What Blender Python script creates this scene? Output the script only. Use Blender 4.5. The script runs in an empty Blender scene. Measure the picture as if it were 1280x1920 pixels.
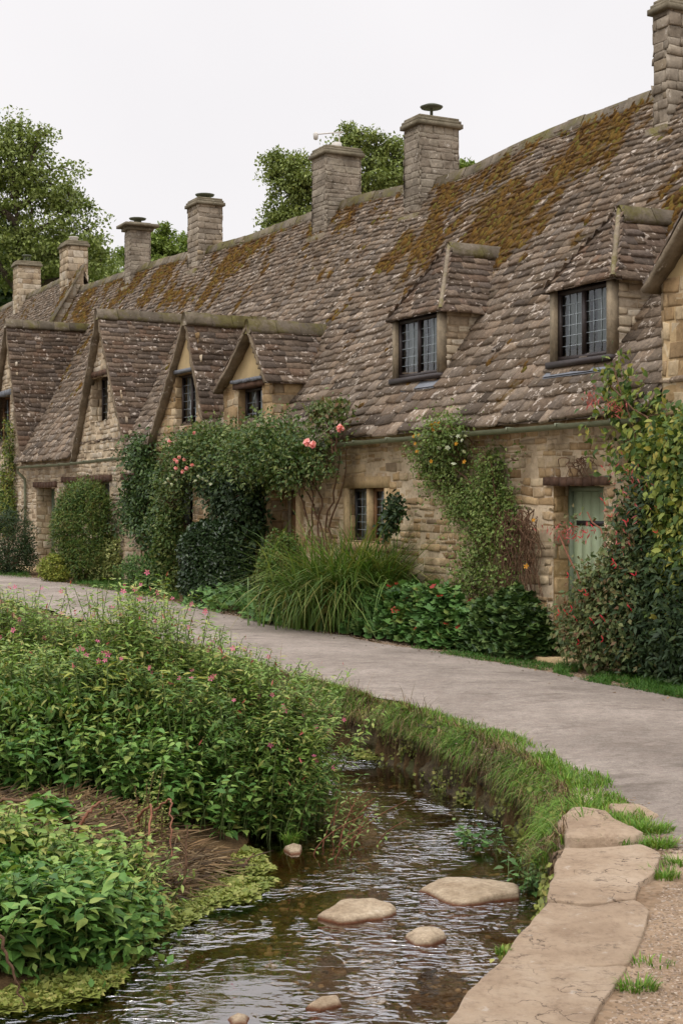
import bpy, math, random
import numpy as np
from mathutils import Vector
R = np.random.RandomState(7)
SC = bpy.context.scene
COL = SC.collection
# ---------------------------------------------------------------- camera, sky, sun, exposure
F = 2667.0; HZ = 930.0; EYE = 1.7
cd = bpy.data.cameras.new("camera"); cam = bpy.data.objects.new("camera", cd); COL.objects.link(cam)
cam.location = (0, 0, EYE); cam.rotation_euler = (math.radians(90), 0, 0)
cd.sensor_fit = 'VERTICAL'; cd.sensor_height = 36.0; cd.lens = 36.0 * F / 1920.0
cd.shift_y = -30.0 / 1920.0; cd.clip_start = 0.05; cd.clip_end = 3000
SC.camera = cam
wd = bpy.data.worlds.new("World"); SC.world = wd; wd.use_nodes = True
nt = wd.node_tree; nt.nodes.clear()
sky = nt.nodes.new('ShaderNodeTexSky'); sky.sky_type = 'NISHITA'; sky.sun_disc = False
SUN_EL, SUN_AZ = math.radians(58), math.radians(205)
sky.sun_elevation = SUN_EL; sky.sun_rotation = SUN_AZ; sky.dust_density = 4.0
mx = nt.nodes.new('ShaderNodeMix'); mx.data_type = 'RGBA'; mx.inputs[0].default_value = 0.90
mx.inputs[7].default_value = (10.6, 10.5, 10.5, 1)
tc = nt.nodes.new('ShaderNodeTexCoord'); sp = nt.nodes.new('ShaderNodeSeparateXYZ')
rp = nt.nodes.new('ShaderNodeValToRGB'); rp.color_ramp.elements[0].position = 0.33; rp.color_ramp.elements[1].position = 0.85
rp.color_ramp.elements[0].color = (0.885, 0.865, 0.868, 1); rp.color_ramp.elements[1].color = (2.3, 2.33, 2.45, 1)
m2 = nt.nodes.new('ShaderNodeMix'); m2.data_type = 'RGBA'; m2.blend_type = 'MULTIPLY'; m2.inputs[0].default_value = 1
bg = nt.nodes.new('ShaderNodeBackground'); bg.inputs[1].default_value = 0.1
wo = nt.nodes.new('ShaderNodeOutputWorld')
L = nt.links.new
L(sky.outputs[0], mx.inputs[6]); L(tc.outputs['Generated'], sp.inputs[0]); L(sp.outputs[2], rp.inputs[0])
L(mx.outputs[2], m2.inputs[6]); L(rp.outputs[0], m2.inputs[7]); 
cn = nt.nodes.new('ShaderNodeTexNoise'); cn.inputs['Scale'].default_value = 3.0; cn.inputs['Detail'].default_value = 4
cr_ = nt.nodes.new('ShaderNodeValToRGB'); cr_.color_ramp.elements[0].color = (0.955, 0.958, 0.965, 1); cr_.color_ramp.elements[1].color = (1.03, 1.03, 1.03, 1); cr_.color_ramp.elements[0].position = .3; cr_.color_ramp.elements[1].position = .7
m3 = nt.nodes.new('ShaderNodeMix'); m3.data_type = 'RGBA'; m3.blend_type = 'MULTIPLY'; m3.inputs[0].default_value = 1
L(tc.outputs['Generated'], cn.inputs['Vector']); L(cn.outputs[0], cr_.inputs[0]); L(m2.outputs[2], m3.inputs[6]); L(cr_.outputs[0], m3.inputs[7]); L(m3.outputs[2], bg.inputs[0]); L(bg.outputs[0], wo.inputs[0])
sd = bpy.data.lights.new("sun", 'SUN'); so = bpy.data.objects.new("sun", sd); COL.objects.link(so)
sd.energy = 0.9; sd.angle = math.radians(14); sd.color = (1.0, 0.95, 0.88)
_d = Vector((math.sin(SUN_AZ) * math.cos(SUN_EL), math.cos(SUN_AZ) * math.cos(SUN_EL), math.sin(SUN_EL)))
so.rotation_euler = _d.to_track_quat('Z', 'Y').to_euler()
SC.view_settings.view_transform = 'Standard'; SC.view_settings.look = 'None'
SC.view_settings.exposure = 0.13; SC.view_settings.gamma = 1.0; SC.view_settings.use_curve_mapping = False
SC.render.engine = 'CYCLES'; SC.cycles.max_bounces = 8; SC.cycles.transparent_max_bounces = 16
SC.cycles.caustics_reflective = False; SC.cycles.caustics_refractive = False
# ---------------------------------------------------------------- frames
X0, Y0 = 2.42, 15.0
DX, DY = -0.459, 0.888
BX, BY = 0.888, 0.459
def W(u, v, w):
    u, v, w = np.broadcast_arrays(np.asarray(u, float), np.asarray(v, float), np.asarray(w, float))
    return np.stack([X0 + DX * u + BX * v, Y0 + DY * u + BY * v, w], -1)
def PG(px, py, z=0.0):
    Y = (EYE - z) * F / (py - HZ)
    return np.array([(px - 640) / F * Y, Y, z])
def PX(px, py, Y): return np.array([(px - 640) / F * Y, Y, EYE + (HZ - py) / F * Y])
def PW(px, py, v=0.0):
    t = (px - 640) / F
    u = (X0 + BX * v - t * (Y0 + BY * v)) / (-DX + DY * t)
    return u, EYE + (HZ - py) / F * (Y0 + DY * u + BY * v)
def VAT(u, px):
    t = (px - 640) / F
    return (t * (Y0 + DY * u) - (X0 + DX * u)) / (BX - t * BY)
def wall_v(P):   # signed distance behind the facade
    return (P[..., 0] - X0) * BX + (P[..., 1] - Y0) * BY
def wall_u(P): return (P[..., 0] - X0) * DX + (P[..., 1] - Y0) * DY
RV, EV = 2.8, -0.2
_rp = [(1225, 178), (1180, 186), (1120, 213), (1060, 238), (1000, 253), (940, 288), (900, 312), (859, 331), (755, 352), (677, 367), (585, 401), (530, 420), (478, 441), (416, 459), (349, 476), (277, 495), (221, 517), (161, 536)]
_ru = [PW(a, b, RV) for a, b in _rp]
RU = np.array([-8.0] + [a for a, b in _ru] + [60.0]); RH = np.array([6.75] + [b for a, b in _ru] + [_ru[-1][1]])
_ep = [(1240, 768), (1060, 785), (850, 803), (640, 822), (430, 845), (240, 846), (130, 860), (40, 867)]
_eu = [PW(a, b, EV) for a, b in _ep]
EU = np.array([-8.0] + [a for a, b in _eu] + [60.0]); EH = np.array([_eu[0][1]] + [b for a, b in _eu] + [_eu[-1][1]])
def smooth_interp(u, X, Y):
    k = [-0.9, -0.45, 0, 0.45, 0.9]
    return sum(np.interp(np.asarray(u) + d, X, Y) for d in k) / len(k)
def ridge_h(u): return smooth_interp(u, RU, RH)
def eave_h(u): return smooth_interp(u, EU, EH)
def roof_w(u, v):
    s = (np.asarray(v) - EV) / (RV - EV)
    return eave_h(u) + (ridge_h(u) - eave_h(u)) * s - 0.10 * np.sin(np.pi * np.clip(s, 0, 1)) 
def PROOF(px, py):
    lo, hi = EV, RV
    for _ in range(40):
        m = (lo + hi) / 2; u, w = PW(px, py, m)
        if w > roof_w(u, m): lo = m
        else: hi = m
    return u, m, w
def VROOF(u, w):
    lo, hi = EV - 0.3, RV
    for _ in range(40):
        m = (lo + hi) / 2
        if roof_w(u, m) < w: lo = m
        else: hi = m
    return m
# ---------------------------------------------------------------- noise
def _h(ix, iy, iz):
    n = (ix * 374761393 + iy * 668265263 + iz * 1274126177) & 0xffffffff
    n = ((n ^ (n >> 13)) * 1103515245) & 0xffffffff
    n = ((n ^ (n >> 15)) * 668265263) & 0xffffffff
    return ((n ^ (n >> 16)) & 0xffffff) / float(0xffffff)
def vnoise(P):
    P = np.asarray(P, float); i = np.floor(P).astype(np.int64); f = P - i; f = f * f * (3 - 2 * f)
    r = 0
    for a in (0, 1):
        for b in (0, 1):
            for c in (0, 1):
                wt = (f[..., 0] if a else 1 - f[..., 0]) * (f[..., 1] if b else 1 - f[..., 1]) * (f[..., 2] if c else 1 - f[..., 2])
                r = r + wt * _h(i[..., 0] + a, i[..., 1] + b, i[..., 2] + c)
    return r
def fbm(P, o=4, g=0.5):
    P = np.asarray(P, float); r = 0; a = 1; t = 0
    for k in range(o):
        r = r + a * vnoise(P * 2 ** k + 17.3 * k); t += a; a *= g
    return r / t
# ---------------------------------------------------------------- mesh building
class MB:
    def __init__(s): s.V = []; s.F = []; s.n = 0
    def add(s, V, Fc):
        V = np.asarray(V, float).reshape(-1, 3); Fc = np.asarray(Fc, int)
        s.V.append(V); s.F.append(Fc + s.n); s.n += len(V)
    def box(s, u0, u1, v0, v1, w0, w1, fr=None):
        c = np.array([[a, b, d] for a in (u0, u1) for b in (v0, v1) for d in (w0, w1)], float)
        P = W(c[:, 0], c[:, 1], c[:, 2]) if fr is None else fr(c)
        s.add(P, [[0, 1, 3, 2], [4, 6, 7, 5], [0, 4, 5, 1], [2, 3, 7, 6], [0, 2, 6, 4], [1, 5, 7, 3]])
    def quad(s, a, b, c, d): s.add([a, b, c, d], [[0, 1, 2, 3]])
    def tube(s, P, r, n=8, cap=True):
        P = np.asarray(P, float); m = len(P); r = np.broadcast_to(np.asarray(r, float), (m,))
        T = np.gradient(P, axis=0); T /= np.linalg.norm(T, axis=1)[:, None] + 1e-9
        up = np.array([0, 0, 1.0]) if abs(T[:, 2]).mean() < 0.8 else np.array([1.0, 0, 0])
        A = np.cross(T, up); A /= np.linalg.norm(A, axis=1)[:, None] + 1e-9; B = np.cross(T, A)
        a = np.arange(n) * 2 * np.pi / n
        V = P[:, None] + r[:, None, None] * (np.cos(a)[None, :, None] * A[:, None] + np.sin(a)[None, :, None] * B[:, None])
        i = np.arange(m - 1)[:, None] * n; j = np.arange(n)[None]; k = (j + 1) % n
        Fc = np.stack([i + j, i + k, i + n + k, i + n + j], -1).reshape(-1, 4)
        s.add(V.reshape(-1, 3), Fc)
        if cap and n == 8:
            s.F.append(np.array([[0, 1, 2, 3], [0, 3, 4, 7], [4, 5, 6, 7]]) + s.n - m * n)
            s.F.append(np.array([[0, 1, 2, 3], [0, 3, 4, 7], [4, 5, 6, 7]]) + s.n - n)
    def lathe(s, c, prof, n=14):
        c = np.asarray(c, float); a = np.arange(n) * 2 * np.pi / n
        V = np.array([[c[0] + r * math.cos(t), c[1] + r * math.sin(t), c[2] + z] for r, z in prof for t in a])
        m = len(prof); i = np.arange(m - 1)[:, None] * n; j = np.arange(n)[None]; k = (j + 1) % n
        s.add(V, np.stack([i + j, i + k, i + n + k, i + n + j], -1).reshape(-1, 4))
    def build(s, name, mat, parent=None, base=None, smooth=False, **props):
        V = np.concatenate(s.V) if s.V else np.zeros((0, 3))
        if parent is not None: base = WORLD[parent.name]
        if base is not None: V = V - np.asarray(base)
        me = bpy.data.meshes.new(name)
        cnt = []; idx = []
        for f in s.F:
            cnt.append(np.full(len(f), f.shape[1])); idx.append(f.reshape(-1))
        cnt = np.concatenate(cnt); idx = np.concatenate(idx)
        me.vertices.add(len(V)); me.vertices.foreach_set('co', V.astype(np.float32).reshape(-1))
        me.loops.add(len(idx)); me.loops.foreach_set('vertex_index', idx.astype(np.int32))
        me.polygons.add(len(cnt)); st = np.concatenate([[0], np.cumsum(cnt)[:-1]])
        me.polygons.foreach_set('loop_start', st.astype(np.int32)); me.polygons.foreach_set('loop_total', cnt.astype(np.int32))
        if smooth: me.polygons.foreach_set('use_smooth', np.ones(len(cnt), bool))
        me.update(calc_edges=True); me.validate()
        me.materials.append(mat)
        o = bpy.data.objects.new(name, me); COL.objects.link(o)
        if parent is not None:
            o.parent = parent; WORLD[o.name] = WORLD[parent.name]
        else:
            b = np.zeros(3) if base is None else np.asarray(base, float)
            o.location = tuple(b); WORLD[o.name] = b
        for k, v in props.items(): o[k] = v
        return o
WORLD = {}
def thing(name, label, cat, base, group=None):
    o = bpy.data.objects.new(name, None); COL.objects.link(o); o.location = tuple(base)
    o['label'] = label; o['category'] = cat
    if group: o['group'] = group
    o.empty_display_size = 0.2
    WORLD[o.name] = np.asarray(base, float); return o
# ---------------------------------------------------------------- materials
def srgb(r, g, b):
    f = lambda c: (c / 255.0) / 12.92 if c <= 10 else ((c / 255.0 + 0.055) / 1.055) ** 2.4
    return (f(r), f(g), f(b), 1)
class NM:
    def __init__(s, name):
        s.m = bpy.data.materials.new(name); s.m.use_nodes = True; s.t = s.m.node_tree; s.t.nodes.clear()
        s.out = s.n('ShaderNodeOutputMaterial'); s.geo = s.n('ShaderNodeNewGeometry')
    def n(s, k, **a):
        x = s.t.nodes.new(k)
        for q, v in a.items(): setattr(x, q, v)
        return x
    def l(s, a, b): s.t.links.new(a, b)
    def noise(s, scale, detail=5, rough=0.6, vec=None, dist=0.0):
        x = s.n('ShaderNodeTexNoise'); x.inputs['Scale'].default_value = scale; x.inputs['Detail'].default_value = detail
        x.inputs['Roughness'].default_value = rough; x.inputs['Distortion'].default_value = dist
        s.l(vec if vec is not None else s.geo.outputs['Position'], x.inputs['Vector']); return x.outputs[0]
    def vor(s, scale, feature='F1', vec=None, out=0):
        x = s.n('ShaderNodeTexVoronoi', feature=feature); x.inputs['Scale'].default_value = scale
        s.l(vec if vec is not None else s.geo.outputs['Position'], x.inputs['Vector']); return x.outputs[out]
    def ramp(s, fac, els, interp='LINEAR'):
        x = s.n('ShaderNodeValToRGB'); cr = x.color_ramp; cr.interpolation = interp
        while len(cr.elements) < len(els): cr.elements.new(0.5)
        for e, (p, c) in zip(cr.elements, els):
            e.position = p; e.color = c if len(c) == 4 else (*c, 1)
        s.l(fac, x.inputs[0]); return x.outputs[0]
    def mix(s, fac, a, b, mode='MIX'):
        x = s.n('ShaderNodeMix', data_type='RGBA', blend_type=mode)
        for i, v in ((0, fac), (6, a), (7, b)):
            if isinstance(v, (int, float)): x.inputs[i].default_value = v
            elif isinstance(v, tuple): x.inputs[i].default_value = v if len(v) == 4 else (*v, 1)
            else: s.l(v, x.inputs[i])
        return x.outputs[2]
    def math(s, op, a, b=0.0):
        x = s.n('ShaderNodeMath', operation=op)
        for i, v in ((0, a), (1, b)):
            if isinstance(v, (int, float)): x.inputs[i].default_value = v
            else: s.l(v, x.inputs[i])
        return x.outputs[0]
    def scaled(s, x, y, z):
        m = s.n('ShaderNodeMapping'); m.inputs['Scale'].default_value = (x, y, z); s.l(s.geo.outputs['Position'], m.inputs[0]); return m.outputs[0]
    def bump(s, h, dist=0.01, strength=1.0, nrm=None):
        x = s.n('ShaderNodeBump'); x.inputs['Distance'].default_value = dist; x.inputs['Strength'].default_value = strength
        s.l(h, x.inputs['Height'])
        if nrm is not None: s.l(nrm, x.inputs['Normal'])
        return x.outputs[0]
    def bsdf(s, col, rough=0.8, spec=0.3, nrm=None, metal=0.0):
        b = s.n('ShaderNodeBsdfPrincipled')
        for k, v in (('Base Color', col), ('Roughness', rough), ('Specular IOR Level', spec), ('Metallic', metal)):
            if isinstance(v, (int, float)): b.inputs[k].default_value = v
            elif isinstance(v, tuple): b.inputs[k].default_value = v
            else: s.l(v, b.inputs[k])
        if nrm is not None: s.l(nrm, b.inputs['Normal'])
        return b
    def done(s, sh): s.l(sh.outputs[0] if hasattr(sh, 'outputs') else sh, s.out.inputs[0]); return s.m
M = {}
BLK = (0, 0, 0, 1); WHT = (1, 1, 1, 1)
def stone_mat(name, cols, blotch=srgb(120, 105, 80), lich=0.5, bump=0.012, dark=0.5, moss=0.0):
    q = NM(name); r = q.geo.outputs['Random Per Island']
    n = len(cols); c = q.ramp(r, [(i / max(n - 1, 1), cols[i]) for i in range(n)])
    a = q.noise(2.3, 6, 0.65); c = q.mix(q.ramp(a, [(0.42, BLK), (0.68, WHT)]), c, q.mix(0.6, c, blotch, 'MULTIPLY'))
    b = q.noise(19, 8, 0.7); c = q.mix(0.65, c, q.ramp(b, [(0.25, (0.5, 0.46, 0.42, 1)), (0.5, (1, 1, 1, 1)), (0.75, (1.25, 1.2, 1.15, 1))]), 'MULTIPLY')
    g = q.noise(6.5, 8, 0.75); c = q.mix(q.ramp(g, [(0.60, BLK), (0.68, (lich, lich, lich, 1))]), c, srgb(205, 196, 182))
    d = q.noise(4.1, 9, 0.8); c = q.mix(q.ramp(d, [(0.28, (dark, dark, dark, 1)), (0.42, BLK)]), c, srgb(70, 62, 52))
    if moss: c = q.mix(q.ramp(q.noise(1.3, 6, 0.75), [(0.46, BLK), (0.56, (moss, moss, moss, 1))]), c, q.ramp(q.noise(6, 5), [(0.35, srgb(86, 74, 38)), (0.65, srgb(118, 112, 56))]))
    h = q.mix(0.5, q.noise(35, 8, 0.7), q.noise(9, 5, 0.6))
    return q.done(q.bsdf(c, 0.92, 0.15, q.bump(h, bump)))
M['wall'] = stone_mat('limestone_rubble', [srgb(166, 138, 98), srgb(192, 166, 126), srgb(148, 122, 88), srgb(204, 184, 150), srgb(172, 144, 106), srgb(190, 172, 142), srgb(138, 120, 96)], lich=0.5, dark=0.55)
M['mortar'] = stone_mat('lime_mortar', [srgb(198, 178, 148), srgb(202, 184, 156)], lich=0.35, dark=0.4)
M['farwall'] = stone_mat('weathered_limestone', [srgb(170, 150, 122), srgb(192, 176, 150), srgb(154, 134, 108), srgb(200, 188, 168), srgb(180, 164, 138)], lich=0.75, dark=0.6)
M['ashlar'] = stone_mat('dressed_limestone', [srgb(180, 156, 116), srgb(192, 168, 128), srgb(168, 144, 106)], lich=0.25, bump=0.005, dark=0.3)
M['chim'] = stone_mat('chimney_stone', [srgb(158, 146, 128), srgb(140, 128, 112), srgb(170, 158, 140), srgb(128, 118, 104), srgb(160, 142, 114)], lich=0.75, dark=0.9)
M['rchim'] = stone_mat('rendered_chimney_stone', [srgb(150, 140, 124), srgb(142, 130, 114), srgb(158, 148, 130)], blotch=srgb(96, 88, 74), lich=0.9, dark=1.0, bump=.025)
M['chimcap'] = stone_mat('chimney_cap_stone', [srgb(120, 112, 96), srgb(128, 118, 98)], blotch=srgb(120, 122, 96), lich=0.5, dark=0.7)
def tile_mat(name, cols, moss=True, lich=0.635):
    q = NM(name); r = q.geo.outputs['Random Per Island']; n = len(cols)
    c = q.ramp(r, [(i / (n - 1), cols[i]) for i in range(n)])
    b = q.noise(22, 8, 0.72); c = q.mix(0.75, c, q.ramp(b, [(0.28, (0.32, 0.30, 0.28, 1)), (0.5, (1, 1, 1, 1)), (0.72, (1.6, 1.55, 1.45, 1))]), 'MULTIPLY')
    a = q.noise(1.1, 5, 0.6); c = q.mix(0.45, c, q.ramp(a, [(0.3, (0.72, 0.68, 0.64, 1)), (0.7, (1.2, 1.17, 1.12, 1))]), 'MULTIPLY')
    # lichen: crisp pale patches
    g = q.noise(11, 6, 0.66)
    r2 = q.math('FRACT', q.math('MULTIPLY', r, 37.7)); thr = q.math('MULTIPLY', r2, 0.10)
    gm = q.ramp(q.math('ADD', g, thr), [(lich + 0.02, BLK), (lich + 0.045, (0.85, 0.85, 0.85, 1))])
    c = q.mix(gm, c, srgb(204, 198, 190))
    g2 = q.noise(26, 5, 0.7); c = q.mix(q.ramp(g2, [(0.66, BLK), (0.72, (0.6, 0.6, 0.6, 1))]), c, srgb(190, 184, 174))
    if moss:
        at = q.n('ShaderNodeAttribute'); at.attribute_name = 'moss'
        mm = q.ramp(q.math('ADD', at.outputs['Fac'], q.math('MULTIPLY', q.math('SUBTRACT', q.noise(9, 7, 0.75), 0.5), 0.9)), [(0.45, BLK), (0.6, (0.95, 0.95, 0.95, 1))])
        mc = q.ramp(q.noise(1.4, 6, 0.7), [(0.32, srgb(74, 52, 30)), (0.5, srgb(102, 76, 38)), (0.68, srgb(96, 84, 42))])
        mc = q.mix(0.7, mc, q.ramp(q.noise(30, 6, 0.8), [(0.3, (0.4, 0.4, 0.4, 1)), (0.7, (1.3, 1.3, 1.3, 1))]), 'MULTIPLY')
        c = q.mix(mm, c, mc)
    c = q.mix(1.0, c, (1.07, .985, .89, 1), 'MULTIPLY')
    h = q.mix(0.45, q.noise(40, 8, 0.75), q.noise(12, 6, 0.6))
    return q.done(q.bsdf(c, 0.9, 0.18, q.bump(h, 0.016)))
TC = [srgb(98, 90, 80), srgb(128, 118, 106), srgb(84, 77, 70), srgb(150, 138, 124), srgb(112, 99, 86), srgb(138, 130, 120), srgb(104, 92, 78), srgb(120, 114, 108)]
M['tiles'] = tile_mat('stone_roof_tiles', TC)
M['gtiles'] = tile_mat('gable_roof_tiles', [srgb(102, 90, 80), srgb(124, 112, 100), srgb(86, 78, 71), srgb(114, 107, 102), srgb(116, 99, 86), srgb(98, 90, 83), srgb(136, 124, 112)], moss=False, lich=0.645)
M['ridge'] = stone_mat('stone_ridge_tiles', [srgb(122, 110, 94), srgb(140, 127, 108), srgb(106, 96, 82)], blotch=srgb(120, 116, 80), lich=0.8, dark=0.8, bump=.025, moss=.75)
q = NM('roof_moss'); c = q.ramp(q.geo.outputs['Random Per Island'], [(0, srgb(70, 50, 28)), (0.35, srgb(92, 68, 34)), (0.7, srgb(112, 84, 40)), (1, srgb(96, 90, 44))])
c = q.mix(0.8, c, q.ramp(q.noise(60, 5, 0.8), [(0.3, (0.5, 0.5, 0.5, 1)), (0.7, (1.35, 1.35, 1.35, 1))]), 'MULTIPLY')
M['moss'] = q.done(q.bsdf(c, 1.0, 0.05, q.bump(q.noise(90, 5, 0.8), 0.012)))
q = NM('green_moss'); c = q.ramp(q.noise(9, 6, 0.7), [(0.3, srgb(94, 96, 44)), (0.7, srgb(140, 136, 78))]); M['gmoss'] = q.done(q.bsdf(c, 1.0, 0.05, q.bump(q.noise(70, 5, 0.8), 0.01)))
def plain(name, col, rough=0.6, spec=0.4, var=0.25, sc=12, bump=0.003, metal=0.0):
    q = NM(name); n = q.noise(sc, 7, 0.7); d = tuple(x * (1 - var) for x in col[:3]) + (1,); e = tuple(min(1, x * (1 + var)) for x in col[:3]) + (1,)
    c = q.ramp(n, [(0.3, d), (0.7, e)]); return q.done(q.bsdf(c, rough, spec, q.bump(q.noise(sc * 3, 6, 0.7), bump), metal))
M['gutter'] = plain('grey_green_gutter', srgb(118, 122, 98), 0.55, 0.4, 0.2)
M['frame'] = plain('dark_window_frame', srgb(48, 38, 34), 0.5, 0.4, 0.3)
M['brownframe'] = plain('brown_timber', srgb(120, 88, 58), 0.7, 0.3, 0.3)
M['lintel'] = plain('weathered_lintel', srgb(92, 70, 56), 0.9, 0.2, 0.45, 9, 0.01)
M['rake'] = stone_mat('weathered_verge', [srgb(120, 106, 86), srgb(134, 120, 100)], blotch=srgb(110, 100, 80), lich=0.7, dark=0.9, bump=.03)
M['jamb'] = plain('grey_timber_jamb', srgb(140, 126, 104), 0.85, 0.2, 0.35, 8, 0.006)
M['plaster'] = plain('ochre_plaster', srgb(180, 158, 118), 0.95, 0.1, 0.16, 3, 0.004)
M['lead'] = plain('lead_flashing', srgb(116, 118, 122), 0.85, 0.15, 0.2, 6, 0.003)
M['came'] = plain('lead_came', srgb(150, 158, 160), 0.5, 0.5, 0.1)
M['green'] = plain('sage_paint', srgb(150, 162, 128), 0.55, 0.35, 0.12, 5)
M['greenf'] = plain('grey_green_paint', srgb(112, 124, 100), 0.55, 0.35, 0.15, 5)
M['iron'] = plain('black_iron', srgb(34, 32, 30), 0.5, 0.5, 0.2)
M['curtain'] = plain('net_curtain', srgb(196, 202, 196), 0.9, 0.1, 0.08, 3)
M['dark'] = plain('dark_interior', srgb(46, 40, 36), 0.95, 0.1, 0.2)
M['cowl'] = plain('cowl_metal', srgb(96, 100, 84), 0.6, 0.4, 0.2, metal=0.3)
M['pot'] = plain('pale_pot', srgb(196, 190, 180), 0.8, 0.3, 0.15)
q = NM('window_glass'); gl = q.n('ShaderNodeBsdfGlossy'); gl.inputs['Roughness'].default_value = 0.03; gl.inputs['Color'].default_value = (0.9, 0.95, 1, 1)
q.l(q.bump(q.noise(5, 2, 0.5), 0.012), gl.inputs['Normal'])
tr = q.n('ShaderNodeBsdfTransparent'); tr.inputs[0].default_value = (0.72, 0.76, 0.74, 1)
ms = q.n('ShaderNodeMixShader'); fr = q.n('ShaderNodeFresnel'); fr.inputs[0].default_value = 1.7
q.l(fr.outputs[0], ms.inputs[0]); q.l(tr.outputs[0], ms.inputs[1]); q.l(gl.outputs[0], ms.inputs[2]); M['glass'] = q.done(ms)
def leaf_mat(name, cols, trans=0.3, rough=0.5, spec=0.35, big=1.5, pure=False):
    q = NM(name); n = len(cols); c = q.ramp(q.geo.outputs['Random Per Island'], [(i / max(1, n - 1), cols[i]) for i in range(n)])
    if not pure: c = q.mix(0.55, c, q.ramp(q.noise(big, 4, 0.6), [(0.3, (0.95, 0.92, 0.66, 1)), (0.7, (1.75, 1.50, 1.2, 1))]), 'MULTIPLY')
    b = q.bsdf(c, rough, spec * .55); t = q.n('ShaderNodeBsdfTranslucent'); q.l(q.mix(1.0, c, (1.3, 1.4, 0.7, 1), 'MULTIPLY'), t.inputs[0])
    m = q.n('ShaderNodeMixShader'); m.inputs[0].default_value = trans * (1.0 if pure else .6); q.l(b.outputs[0], m.inputs[1]); q.l(t.outputs[0], m.inputs[2]); return q.done(m)
def LM(name, *cs, **k): M[name] = leaf_mat(name + '_leaves', [srgb(*c) for c in cs], **k)
LM('oak', (92, 106, 60), (118, 132, 78), (102, 118, 66), (134, 146, 90), trans=0.25)
LM('ash', (86, 106, 50), (104, 122, 62), (120, 136, 74))
LM('yew', (30, 46, 28), (44, 62, 36), (36, 54, 30), (60, 74, 42), trans=0.15)
LM('conifer', (50, 74, 38), (72, 98, 48), (92, 110, 54), (100, 98, 54))
LM('box', (36, 54, 34), (50, 70, 42), (30, 46, 28), (68, 86, 54), rough=0.3, spec=0.6, trans=0.15)
LM('rose', (60, 84, 44), (80, 104, 56), (48, 68, 36), (110, 126, 76), (88, 92, 50), rough=0.4)
LM('lime', (96, 112, 46), (120, 134, 60), (140, 142, 70), (84, 104, 44))
LM('varieg', (90, 108, 60), (130, 142, 86), (160, 164, 112), (74, 94, 54))
LM('ivy', (40, 60, 34), (54, 76, 42), (66, 90, 48), (90, 108, 64), rough=0.4, trans=0.15)
LM('heuch', (56, 88, 46), (72, 106, 56), (90, 124, 68), (50, 78, 42), (108, 124, 68), trans=0.2)
LM('redleaf', (150, 52, 40), (170, 76, 50), pure=True)
LM('blade', (72, 100, 46), (96, 124, 62), (60, 88, 42), (112, 130, 72), (126, 122, 72), rough=0.4)
LM('grass', (70, 106, 38), (92, 130, 46), (60, 90, 34), (112, 142, 58), (84, 118, 44), (124, 122, 66), rough=0.5)
LM('verge', (44, 80, 32), (60, 96, 38), (78, 108, 48), rough=0.5)
LM('straw', (128, 106, 78), (100, 80, 56), (76, 60, 42), (60, 48, 36), (152, 134, 104), trans=0.1)
LM('clem', (74, 96, 50), (94, 118, 60), (112, 128, 72), (86, 92, 52))
LM('fuch', (62, 76, 44), (80, 96, 60), (100, 108, 70), (96, 74, 56))
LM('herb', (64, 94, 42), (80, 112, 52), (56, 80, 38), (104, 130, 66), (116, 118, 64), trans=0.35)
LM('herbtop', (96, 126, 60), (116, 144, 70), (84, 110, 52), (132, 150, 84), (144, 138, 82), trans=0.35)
LM('nettle', (54, 88, 42), (70, 106, 52), (88, 124, 62), (108, 138, 72), (120, 134, 70), rough=0.45, trans=0.3)
LM('climb', (100, 118, 52), (128, 136, 66), (70, 92, 42), (50, 74, 36), (84, 106, 48), (146, 140, 72), trans=0.3)
LM('cress', (104, 118, 56), (124, 132, 70), (88, 102, 48), (146, 144, 88), trans=0.2)
LM('pink', (226, 130, 160), (214, 104, 140), (236, 160, 180), trans=0.3, pure=True)
LM('rosebloom', (236, 160, 160), (246, 190, 184), (226, 134, 142), trans=0.3, big=8, pure=True)
LM('redbloom', (176, 34, 40), (196, 44, 60), (150, 26, 34), trans=0.25, pure=True)
LM('duskred', (160, 80, 76), (180, 96, 92), (140, 66, 60), trans=0.25, pure=True)
LM('yellow', (206, 150, 40), (222, 170, 56), (196, 130, 36), trans=0.25, pure=True)
LM('white', (216, 216, 190), (200, 204, 176), trans=0.25, pure=True)
M['bark'] = plain('bark', srgb(86, 76, 64), 0.95, 0.1, 0.4, 8, 0.02)
M['vine'] = plain('vine_stem', srgb(104, 80, 62), 0.95, 0.1, 0.35, 14, 0.008)
M['gstem'] = plain('green_stem', srgb(96, 110, 62), 0.7, 0.3, 0.3)
M['rstem'] = plain('red_stem', srgb(130, 84, 62), 0.7, 0.3, 0.3)
# ---------------------------------------------------------------- ground, road, water
def lineP(px, z): return np.array([PG(a, b, z)[:2] for a, b in px])
WZ = -0.40
road_far = lineP([(0, 1078), (75, 1084), (160, 1100), (320, 1127), (450, 1158), (560, 1180), (650, 1195), (800, 1220), (900, 1240), (1040, 1262), (1150, 1285), (1280, 1312)], 0)
road_far = np.vstack([[road_far[0] + (road_far[0] - road_far[1]) * 8], road_far, [road_far[-1] + [2.0, -3.4]], [road_far[-1] + [4.5, -7.5]], [road_far[-1] + [9, -15]]])
road_near = lineP([(0, 1122), (150, 1160), (300, 1196), (430, 1236), (540, 1262), (600, 1283), (720, 1312), (850, 1362), (1000, 1425), (1080, 1480), (1170, 1515), (1210, 1560), (1290, 1612)], 0)
road_near = np.vstack([[road_near[0] + (road_near[0] - road_near[1]) * 8], road_near, [[2.1, 5.0], [2.9, 3.0], [4.2, -3.0]]])
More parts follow.
